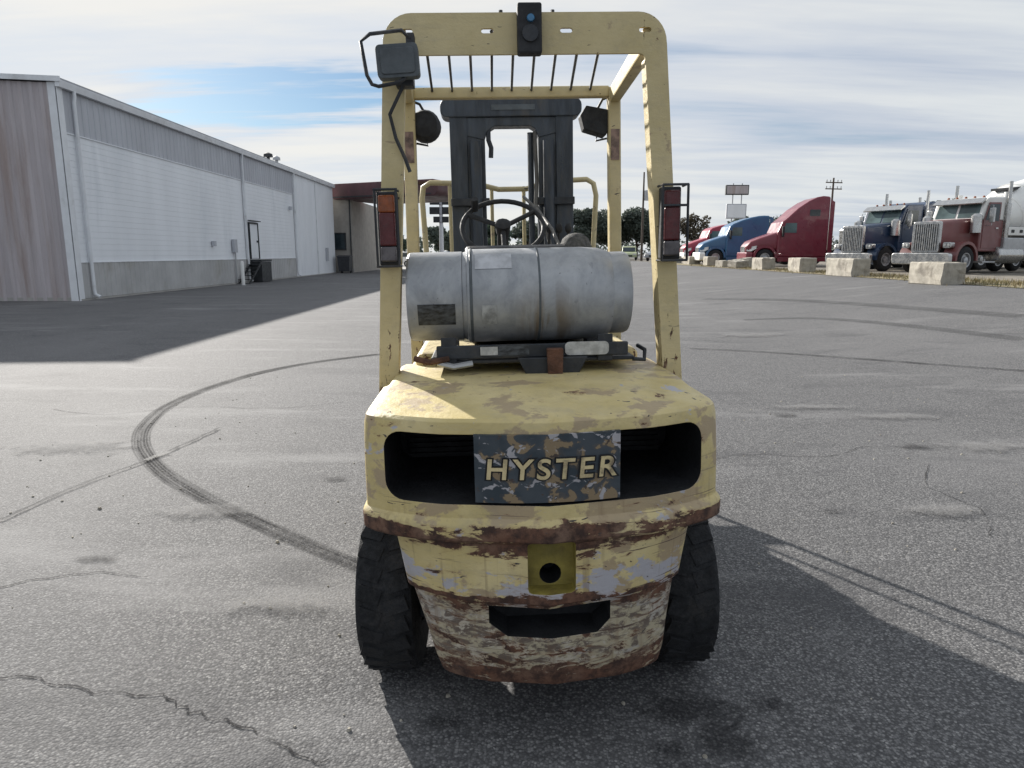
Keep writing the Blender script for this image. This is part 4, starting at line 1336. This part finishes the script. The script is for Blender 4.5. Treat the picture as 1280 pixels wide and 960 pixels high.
def conventional(name, label, cat, loc, rz, paint, cabtop=None, sleeper=True, rear=True, group=None, visor=True):
    x, y = loc
    t = thing(name, label, cat, (x, y, gz(x, y) + .008), rz, group)
    cabtop = cabtop or paint
    MB().prism(rrect(-1.20, 1.20, .36, .80, .12, 4), -.24, -.04, 'y').build('bumper', M['chrome'], t, bevel=.03)
    gb = MB().prism(rrect(-.56, .56, .80, 2.0, .08, 4), -.44, -.30, 'y').build('grille', M['chrome'], t, bevel=.02)
    MB().box(-.47, .47, -.298, -.290, .90, 1.90).build('grille_screen', M['siding_b'] if False else M['dark'], gb)
    for k in range(11):
        xx = -.44 + k * .088
        MB().box(xx - .022, xx + .022, -.289, -.262, .90, 1.90).build('slat', M['chrome'], gb)
    MB().loft([section(.555, -.42, .95, 1.985), section(.66, -1.2, .95, 2.06), section(.80, -2.0, .95, 2.12)]).build('hood', paint, t, smooth=40)
    fenders(t, paint)
    for s in (-1, 1):
        h = MB().prism(rrect(s * .84 - .16, s * .84 + .16, .98, 1.20, .06, 3), -.62, -.36, 'y').build('headlight_pod', M['chrome'], t, bevel=.02)
        for dx in (-.07, .07):
            MB().lathe([(-.375, .0), (-.372, .05), (-.352, .055), (-.345, .03)], 12, 'y', xf=Matrix.Translation((s * .84 + dx, .012, 1.09))).build('headlight', M['headlamp'], h, smooth=40)
        MB().lathe([(1.55, .15), (1.56, .19), (2.20, .19), (2.28, .1)], 16, 'z', xf=Matrix.Translation((s * .98, -1.75, 0))).build('air_cleaner', M['chrome'], t, smooth=40)
        MB().lathe([(.75, .05), (1.5, .10), (2.7, .10), (2.72, .065), (3.55, .065)], 14, 'z', xf=Matrix.Translation((s * 1.06, -3.52, 0))).build('exhaust_stack', M['chrome'], t, smooth=40)
        MB().lathe([(-4.6, .0), (-4.6, .30), (-4.58, .33), (-3.12, .33), (-3.1, .30), (-3.1, 0)], 20, 'y', cap=False, xf=Matrix.Translation((s * .93, 0, .72))).build('fuel_tank', M['chrome'], t, smooth=40)
        MB().box(*sorted((s * .75, s * 1.15)), -2.95, -2.15, .42, .48).build('step', M['steel'], t, bevel=.01)
        mr = MB().box(*sorted((s * 1.16, s * 1.36)), -2.28, -2.20, 1.95, 2.50).build('mirror', M['chrome'], t, bevel=.02)
        MB().tube([(s * 1.0, -2.3, 2.6), (s * 1.26, -2.25, 2.6), (s * 1.26, -2.25, 1.85), (s * 1.0, -2.3, 1.85)], .015, 6).build('mirror_arm', M['steel'], mr)
    low = [(-1.98, .85), (-1.98, 2.06), (-3.42, 2.06), (-3.42, .85)]
    up = [(-1.98, 2.06), (-2.22, 2.74), (-2.40, 2.92), (-3.42, 2.96), (-3.42, 2.06)]
    MB().prism(low, -1.02, 1.02, 'x').build('cab', paint, t, bevel=.04)
    MB().prism(up, -1.0, 1.0, 'x').build('cab_roof', cabtop, t, bevel=.05)
    for s in (-1, 1):
        x0, x1 = sorted((s * .05, s * .86))
        b = MB()
        n = Vector((0, .68, .24)).normalized() * .012
        q = [Vector((x0, -2.01, 2.15)), Vector((x1, -2.01, 2.15)), Vector((x1 * .97, -2.19, 2.66)), Vector((x0, -2.19, 2.66))]
        b.loft([[tuple(p - n) for p in q], [tuple(p + n) for p in q]])
        b.build('windshield', M['glass_l'], t)
        d = MB().prism([(-2.12, .98), (-2.12, 2.05), (-2.36, 2.72), (-3.12, 2.74), (-3.12, .98)], *sorted((s * 1.02, s * 1.035)), 'x').build('door', paint, t, bevel=.006)
        MB().prism([(-2.22, 2.05), (-2.42, 2.66), (-3.04, 2.67), (-3.04, 2.02)], *sorted((s * 1.036, s * 1.046)), 'x').build('window', M['glass'], d)
        MB().box(*sorted((s * 1.036, s * 1.06)), -3.05, -2.9, 1.72, 1.78).build('handle', M['chrome'], d)
    if visor:
        MB().prism([(-1.98, 2.66), (-1.93, 2.70), (-2.20, 2.90), (-2.26, 2.84)], -.98, .98, 'x').build('sun_visor', M['chrome'], t, bevel=.01)
    for k in range(5):
        MB().lathe([(2.93, .05), (2.98, .045), (3.0, .02)], 8, 'z', xf=Matrix.Translation((-.7 + .35 * k, -2.5, 0))).build('roof_lamp', M['lens_amber'], t, smooth=40)
    if sleeper:
        MB().prism([(-3.50, .85), (-3.50, 2.95), (-3.8, 3.08), (-5.2, 3.08), (-5.2, .85)], -1.12, 1.12, 'x').build('sleeper', paint, t, bevel=.07)
        for s in (-1, 1):
            MB().prism(rrect(-4.5, -4.0, 2.0, 2.4, .06, 3), *sorted((s * 1.12, s * 1.135)), 'x').build('sleeper_window', M['glass'], t)
    for s in (-1, 1):
        MB().box(*sorted((s * .38, s * .48)), -8.2, -.5, .72, .98).build('frame_rail', M['dark'], t)
    if rear:
        add_wheels(t, [(s * 1.02, yy) for s in (-1, 1) for yy in (-1.12, -6.2, -7.5)])
        add_wheels(t, [(s * .70, yy) for s in (-1, 1) for yy in (-6.2, -7.5)])
        MB().box(-.45, .45, -7.3, -6.3, .99, 1.15).build('fifth_wheel', M['dark'], t, bevel=.03)
    return t


def aero(name, label, loc, rz, paint, top=4.1, group=None, trim=None):
    x, y = loc
    t = thing(name, label, 'truck', (x, y, gz(x, y) + .008), rz, group)
    MB().prism(rrect(-1.16, 1.16, .30, .86, .14, 4), -.42, -.02, 'y').build('bumper', trim or paint, t, bevel=.06)
    MB().loft([section(.62, -.10, .86, 1.22, .10), section(.84, -.35, .86, 1.50, .16), section(.98, -.9, .95, 1.72, .2), section(1.08, -1.80, .95, 2.02, .2)]).build('hood', paint, t, smooth=50)
    gr = MB().box(-.46, .46, -.11, -.075, .80, 1.20).build('grille', M['chrome'], t, bevel=.01)
    for k in range(5):
        MB().box(-.42, .42, -.074, -.066, .84 + .07 * k, .87 + .07 * k).build('slat', M['dark'], gr)
    fenders(t, paint, -1.12, .57, .70, .80, 1.19)
    for s in (-1, 1):
        MB().loft([[(s * x_, y_, z_) for x_, y_, z_ in ((.66, -.13, .92), (.98, -.34, .92), (1.06, -.60, 1.05), (1.02, -.62, 1.24), (.70, -.20, 1.14))],
                   [(s * x_, y_ - .06, z_) for x_, y_, z_ in ((.66, -.13, .92), (.98, -.34, .92), (1.0, -.60, 1.05), (.96, -.62, 1.24), (.70, -.20, 1.14))]]).build('headlight', M['headlamp'], t)
    k = (top - 2.8) / 1.3
    prof = [(-1.78, .55), (-1.78, 2.02), (-2.02, 2.62), (-2.25, 2.80), (-2.9, 2.8 + .62 * k), (-3.5, 2.8 + 1.03 * k), (-3.95, 2.8 + 1.24 * k), (-4.3, 2.8 + 1.3 * k), (-4.7, 2.8 + 1.26 * k), (-4.7, .55)]
    MB().prism(prof, -1.20, 1.20, 'x').build('cab', paint, t, bevel=.10, seg=3)
    b = MB()
    q = [Vector((-1.08, -1.84, 2.10)), Vector((1.08, -1.84, 2.10)), Vector((.98, -2.02, 2.56)), Vector((-.98, -2.02, 2.56))]
    n = Vector((0, .92, .37)) * .014
    b.loft([[tuple(p - n) for p in q], [tuple(p + n) for p in q]])
    b.build('windshield', M['glass'], t)
    for s in (-1, 1):
        d = MB().prism([(-1.95, .80), (-1.95, 2.02), (-2.16, 2.62), (-2.95, 2.62), (-2.95, .80)], *sorted((s * 1.20, s * 1.215)), 'x').build('door', paint, t, bevel=.006)
        MB().prism([(-2.02, 2.0), (-2.22, 2.55), (-2.85, 2.55), (-2.85, 1.98)], *sorted((s * 1.216, s * 1.226)), 'x').build('window', M['glass_l'], d)
        MB().prism(rrect(-4.15, -3.55, 2.95, 3.32, .05, 3), *sorted((s * 1.20, s * 1.214)), 'x').build('sleeper_window', M['glass'], t) if top > 3.7 else None
        MB().box(*sorted((s * 1.08, s * 1.19)), -4.7, -1.85, .30, .56).build('side_skirt', paint, t, bevel=.02)
        MB().box(*sorted((s * 1.26, s * 1.42)), -2.1, -1.98, 1.75, 2.35).build('mirror', M['plastic'], t, bevel=.03)
        MB().box(*sorted((s * .38, s * .48)), -8.2, -.5, .72, .98).build('frame_rail', M['dark'], t)
        MB().prism([(-4.71, .6), (-4.71, 2.8 + 1.1 * k), (-4.95, 2.8 + .95 * k), (-4.95, .6)], *sorted((s * 1.15, s * 1.19)), 'x').build('side_fairing', paint, t)
    add_wheels(t, [(s * 1.02, yy) for s in (-1, 1) for yy in (-1.12, -6.6, -7.9)])
    add_wheels(t, [(s * .70, yy) for s in (-1, 1) for yy in (-6.6, -7.9)])
    return t


GT = 'trucks parked in a row at the right'
mixer = conventional('mixer_truck', 'maroon concrete mixer truck with chrome grille and white drum at the right edge', 'truck', (15.85, 27.6), R(115), M['p_maroon'], M['p_white'], sleeper=False, rear=False, group=GT)
add_wheels(mixer, [(s * 1.02, yy) for s in (-1, 1) for yy in (-1.12, -6.6, -7.9)])
for s in (-1, 1):
    db = MB().box(*sorted((s * 1.02, s * 1.20)), -9.2, -3.5, 1.48, 1.80).build('deck_beam', M['p_white'], mixer, bevel=.02)
    for yy in (-3.75, -4.3, -4.6, -5.6, -6.4):
        MB().prism(rrect(yy - .10, yy + .10, 1.58, 1.70, .03, 2), *sorted((s * 1.201, s * 1.212)), 'x').build('deck_slot', M['dark'], db)
    MB().box(*sorted((s * .70, s * 1.16)), -6.0, -3.4, .70, 1.40).build('side_tank', M['steel'], mixer, bevel=.05)
    MB().lathe([(.9, .09), (3.15, .09)], 14, 'z', xf=Matrix.Translation((s * .92, -3.55, 0))).build('white_stack', M['p_white'], mixer, smooth=40)
dx = Matrix.Translation((0, -4.3, 2.12)) @ Matrix.Rotation(R(-12), 4, 'X')
MB().lathe([(.0, .30), (-.05, .55), (-1.0, 1.16), (-1.3, 1.24), (-2.6, 1.26), (-4.4, .72), (-4.7, .60)], 36, 'y', xf=dx).build('mixer_drum', M['p_white'], mixer, smooth=40)
for k, a in enumerate((-.55, -1.25, -2.7)):
    MB().lathe([(a, .0), (a, [.90, 1.255, 1.27][k]), (a - .07, [.94, 1.265, 1.26][k]), (a - .07, 0)], 36, 'y', cap=False, xf=dx).build('drum_band', M['p_white'], mixer, smooth=40)
MB().box(-.5, .5, -4.35, -3.9, 1.2, 2.3).build('drum_pedestal', M['p_white'], mixer, bevel=.03)
MB().prism([(-4.75, 3.32), (-9.2, 3.75), (-9.2, 3.85), (-4.75, 3.42)], -.45, .45, 'x').build('drum_walkway', M['dark'], mixer)

navy = conventional('sleeper_truck', 'navy long-nosed sleeper truck with tall chrome grille beside the mixer', 'truck', (15.0, 31.8), R(113), M['p_navy'], group=GT)
conventional('sleeper_truck', 'black long-nosed truck half hidden between the tall red cab and the navy truck', 'truck', (16.9, 36.6), R(100), M['p_black'], sleeper=True, group=GT, visor=False)
aero('sleeper_truck', 'tall dark red aerodynamic sleeper truck behind the third and fourth blocks', (14.1, 43.6), R(86), M['p_red'], 4.1, GT)
aero('sleeper_truck', 'bright blue sleeper truck behind the tall red cab', (13.1, 50.5), R(88), M['p_blue'], 3.35, GT, M['p_white'])
aero('sleeper_truck', 'crimson truck farthest along the row, behind the bright blue truck', (13.9, 58.5), R(90), M['p_crimson'], 3.2, GT, M['p_white'])
conventional('sleeper_truck', 'dark blue sleeper truck parked behind the mixer cab', 'truck', (22.5, 36.5), R(104), M['p_navy'], group=GT)
conventional('sleeper_truck', 'dark truck parked behind the maroon hood of the mixer', 'truck', (20.4, 40.5), R(100), M['p_black'], group=GT)


def car(name, label, loc, rz, paint, kind='car'):
    x, y = loc
    t = thing(name, label, kind, (x, y, gz(x, y) + .004), rz, 'far parked cars')
    L = 4.6
    low = [(0, .35), (-.02, .62), (-.25, .82), (-1.35, .98), (-4.45, 1.0), (-4.6, .7), (-4.55, .35)]
    MB().prism(low, -.88, .88, 'x').build('body', paint, t, bevel=.07, seg=3)
    up = [(-1.2, .97), (-1.85, 1.50), (-2.2, 1.60), (-3.9, 1.60), (-4.4, 1.0)]
    MB().prism(up, -.78, .78, 'x').build('cabin', paint, t, bevel=.07, seg=3)
    MB().prism([(-1.30, 1.0), (-1.87, 1.47), (-1.90, 1.46), (-1.36, 1.0)], -.68, .68, 'x', xf=Matrix.Translation((0, .06, .02))).build('windshield', M['glass'], t)
    for s in (-1, 1):
        MB().prism([(-1.55, 1.04), (-1.98, 1.46), (-3.85, 1.48), (-4.15, 1.06)], *sorted((s * .78, s * .795)), 'x').build('window', M['glass'], t)
        MB().prism(rrect(s * .62 - .16, s * .62 + .16, .62, .78, .05, 3), -.12, -.0, 'y').build('headlight', M['headlamp'], t)
    for s in (-1, 1):
        for yy in (-.85, -3.6):
            w = put('wheel', TRM, t, loc=(s * .80, yy, .33))
            w.scale = (.7, .64, .64)
            put('tyre', TT, w)
    MB().box(-.40, .40, -.01, .03, .45, .62).build('grille', M['dark'], t, bevel=.01)
    return t


car('parked_car', 'silver grey car at the far end of the truck row, right of the utility pole', (14.3, 72), R(150), M['p_silver'])
car('parked_van', 'pale green vehicle behind the forklift front post at the far right', (13.2, 80), R(170), M['p_lime'])
car('parked_car', 'white car far off beneath the maroon canopy', (-14.8, 78), R(80), M['p_white'])
car('parked_car', 'dark teal car far off to the right of the canopy', (-9.6, 74), R(100), M['p_blue'])


# ================================================================ poles and signs
def pole(name, label, x, y, h, arms, drum=False):
    z = gz(x, y)
    t = thing(name, label, 'utility pole', (x, y, z), R(random.uniform(-20, 20)), 'utility poles')
    MB().lathe([(0, .14), (h, .08)], 12, 'z').build('pole', M['wood'], t, smooth=40)
    for zz in arms:
        a = MB().box(-.9, .9, -.14, -.06, zz, zz + .10).build('crossarm', M['wood'], t)
        for xx in (-.8, -.4, .4, .8):
            MB().lathe([(zz + .10, .03), (zz + .28, .05), (zz + .32, .02)], 8, 'z', xf=Matrix.Translation((xx, -.11, 0))).build('insulator', M['steel'], a, smooth=40)
    if drum:
        MB().lathe([(h - 2.9, .28), (h - 1.9, .28), (h - 1.85, .15)], 14, 'z', xf=Matrix.Translation((.30, -.25, 0))).build('transformer', M['steel'], t, smooth=40)
    return t


pole('utility_pole', 'bare wooden utility pole with a transformer, far behind the forklift', 13.9, 76, 9.2, [], True)
pole('utility_pole', 'wooden utility pole with crossarms rising behind the tall red truck', 31.2, 70, 8.0, [6.9, 7.5])

bs = thing('roadside_sign', 'tall two-post roadside sign with two panels beyond the blue truck', 'sign', (28.2, 90, gz(28.2, 90)))
for x in (-.55, .55):
    MB().lathe([(0, .09), (9.4, .07)], 10, 'z', xf=Matrix.Translation((x, 0, 0))).build('post', M['steel'], bs, smooth=40)
for z0, z1, w in ((8.0, 9.2, 1.5), (5.1, 6.9, 1.3)):
    p = MB().box(-w, w * .92, -.22, .22, z0, z1).build('panel', M['dark'] if z0 > 7 else M['siding_g'], bs, bevel=.04)
    MB().box(-w + .12, w * .92 - .12, -.245, -.222, z0 + .12, z1 - .12).build('face', M['siding_p'] if z0 > 7 else M['siding'], p)
gs = thing('price_sign', 'roadside sign with stacked dark panels on a pale post beside the canopy', 'sign', (-6.15, 62, 0))
MB().lathe([(0, .20), (5.9, .16)], 12, 'z').build('post', M['trim'], gs, smooth=40)
for z0, z1, w in ((5.55, 6.15, .95), (4.75, 5.35, .98), (4.05, 4.55, .66)):
    p = MB().box(-w, w, -.22, .10, z0, z1).build('panel', M['dark'], gs, bevel=.02)
    MB().box(-.10, .10, -.235, -.221, z0 - .0, z1).build('divider', M['siding_g'], p)


# ================================================================ trees
def leaf_cloud(center, rad, n, size, rnd):
    vs, fs = [], []
    for k in range(n):
        while True:
            p = Vector((rnd.uniform(-1, 1), rnd.uniform(-1, 1), rnd.uniform(-1, 1)))
            if .25 < p.length < 1:
                break
        p = Vector((p.x * rad[0], p.y * rad[1], p.z * rad[2])) + center
        a = Vector((rnd.gauss(0, 1), rnd.gauss(0, 1), rnd.gauss(0, 1))).normalized()
        b_ = a.orthogonal().normalized()
        s = size * rnd.uniform(.6, 1.4)
        o = len(vs)
        vs += [tuple(p + a * s), tuple(p + b_ * s * .6), tuple(p - a * s), tuple(p - b_ * s * .6)]
        fs.append((o, o + 1, o + 2, o + 3))
    return vs, fs


def tree(label, x, y, h, wd, seed, leafm, dens=1.0, group='trees behind the lot'):
    rnd = random.Random(seed)
    t = thing('tree', label, 'tree', (x, y, gz(x, y)), 0, group)
    tr = MB()
    tr.tube([(0, 0, -.1), (rnd.uniform(-.1, .1), .05, h * .3), (rnd.uniform(-.3, .3), 0, h * .6), (rnd.uniform(-.4, .4), .1, h * .85)], [h * .032, h * .025, h * .015, h * .005], 8)
    cr = MB()
    for k in range(11):
        a = rnd.uniform(0, 2 * PI)
        rr = wd * rnd.uniform(.15, .75)
        c = Vector((math.cos(a) * rr, math.sin(a) * rr, h * rnd.uniform(.42, .86)))
        if k < 2:
            c = Vector((rnd.uniform(-.3, .3), 0, h * (.75 + .1 * k)))
        tr.tube([(0, 0, c.z * .5), tuple((c * .6) + Vector((0, 0, c.z * .2))), tuple(c)], [h * .012, h * .008, h * .003], 5)
        s = wd * rnd.uniform(.28, .48)
        v, f = leaf_cloud(c, (s, s, s * .72), int(260 * dens), .15 + h * .012, rnd)
        cr.add(v, f)
    tr.build('trunk', M['bark'], t, smooth=50)
    cr.build('crown', leafm, t)
    return t


tr_list = [
    ('dark tree directly right of the mast, beyond the lot', 11.2, 104, 7.4, 4.2, 'leaf', 1.8),
    ('dark tree between the mast and the front right post', 14.8, 108, 7.2, 4.6, 'leaf', 1.8),
    ('broad dark tree just right of the forklift front post', 18.6, 106, 7.4, 4.4, 'leaf', 1.8),
    ('dark green tree right of the bare utility pole', 22.6, 112, 6.2, 3.2, 'leaf_b', 1.0),
    ('thin-crowned tree above the crimson truck', 24.5, 96, 6.4, 2.8, 'leaf_c', .4),
    ('leafy tree behind the bright blue truck roof', 33.5, 104, 6.6, 3.6, 'leaf', .9),
    ('green tree far behind the tall red truck', 40.0, 108, 6.2, 3.8, 'leaf_b', 1.0),
    ('large dark tree behind the navy truck sleeper', 40.5, 66, 5.6, 3.4, 'leaf', 1.2),
    ('dark tree behind the mixer cab', 38.5, 56, 5.0, 3.0, 'leaf', 1.2),
    ('dark spreading tree behind the mixer drum', 47.5, 60, 5.8, 3.6, 'leaf', 1.2),
    ('reddish bare tree under the canopy, against the shop wall', -18.3, 92, 7.0, 2.6, 'leaf_c', .6),
    ('teal green tree beneath the canopy', -16.6, 98, 5.8, 2.6, 'leaf_b', 1.1),
    ('small green tree left of the price sign', -9.6, 96, 5.2, 2.2, 'leaf', 1.1),
    ('small rounded tree right of the price sign post', -7.6, 92, 4.6, 1.8, 'leaf', 1.1),
    ('green tree seen through the mast, left of the steering wheel', -3.0, 106, 6.0, 3.0, 'leaf_b', 1.1),
    ('green tree seen through the mast behind the steering wheel', 2.4, 110, 6.4, 3.4, 'leaf', 1.1),
]
for i, (lab, x, y, h, wd, lm, dn) in enumerate(tr_list):
    tree(lab, x, y, h, wd, 40 + i, M[lm], dn)
# far-off wood along the horizon, one mass
b = MB()
rnd = random.Random(99)
for k in range(230):
    x = -150 + 400 * k / 229 + rnd.uniform(-2, 2)
    y = 190 + rnd.uniform(-10, 25) + .15 * abs(x)
    h = rnd.uniform(3.5, 6.8)
    v, f = leaf_cloud(Vector((x, y, h * .5 + .3)), (2.6, 2.0, h * .55), 70, .55, rnd)
    b.add(v, f)
wd_ = b.build('far_wood', M['leaf'])
struct(wd_, 'stuff')
wd_['label'] = 'distant dark line of trees along the horizon'

# loose grit scattered on the asphalt
b = MB()
rnd = random.Random(12)
for k in range(260):
    x, y = rnd.uniform(-3.5, 4.0), rnd.uniform(1.2, 8.0)
    r = rnd.uniform(.003, .009) * (1.6 if rnd.random() < .06 else 1)
    ring = [Vector((math.cos(a) * r * rnd.uniform(.7, 1.3), math.sin(a) * r * rnd.uniform(.7, 1.3), 0)) for a in (0, 1.26, 2.5, 3.8, 5.0)]
    z = gz(x, y)
    vs = [(x + p.x, y + p.y, z) for p in ring] + [(x + p.x * .6, y + p.y * .6, z + r * .9) for p in ring]
    b.add(vs, [(i, (i + 1) % 5, 5 + (i + 1) % 5, 5 + i) for i in range(5)] + [(5, 6, 7, 8, 9)])
gt = b.build('loose_grit', M['concrete'])
struct(gt, 'stuff')
gt['label'] = 'scattered small stones on the asphalt round the forklift'
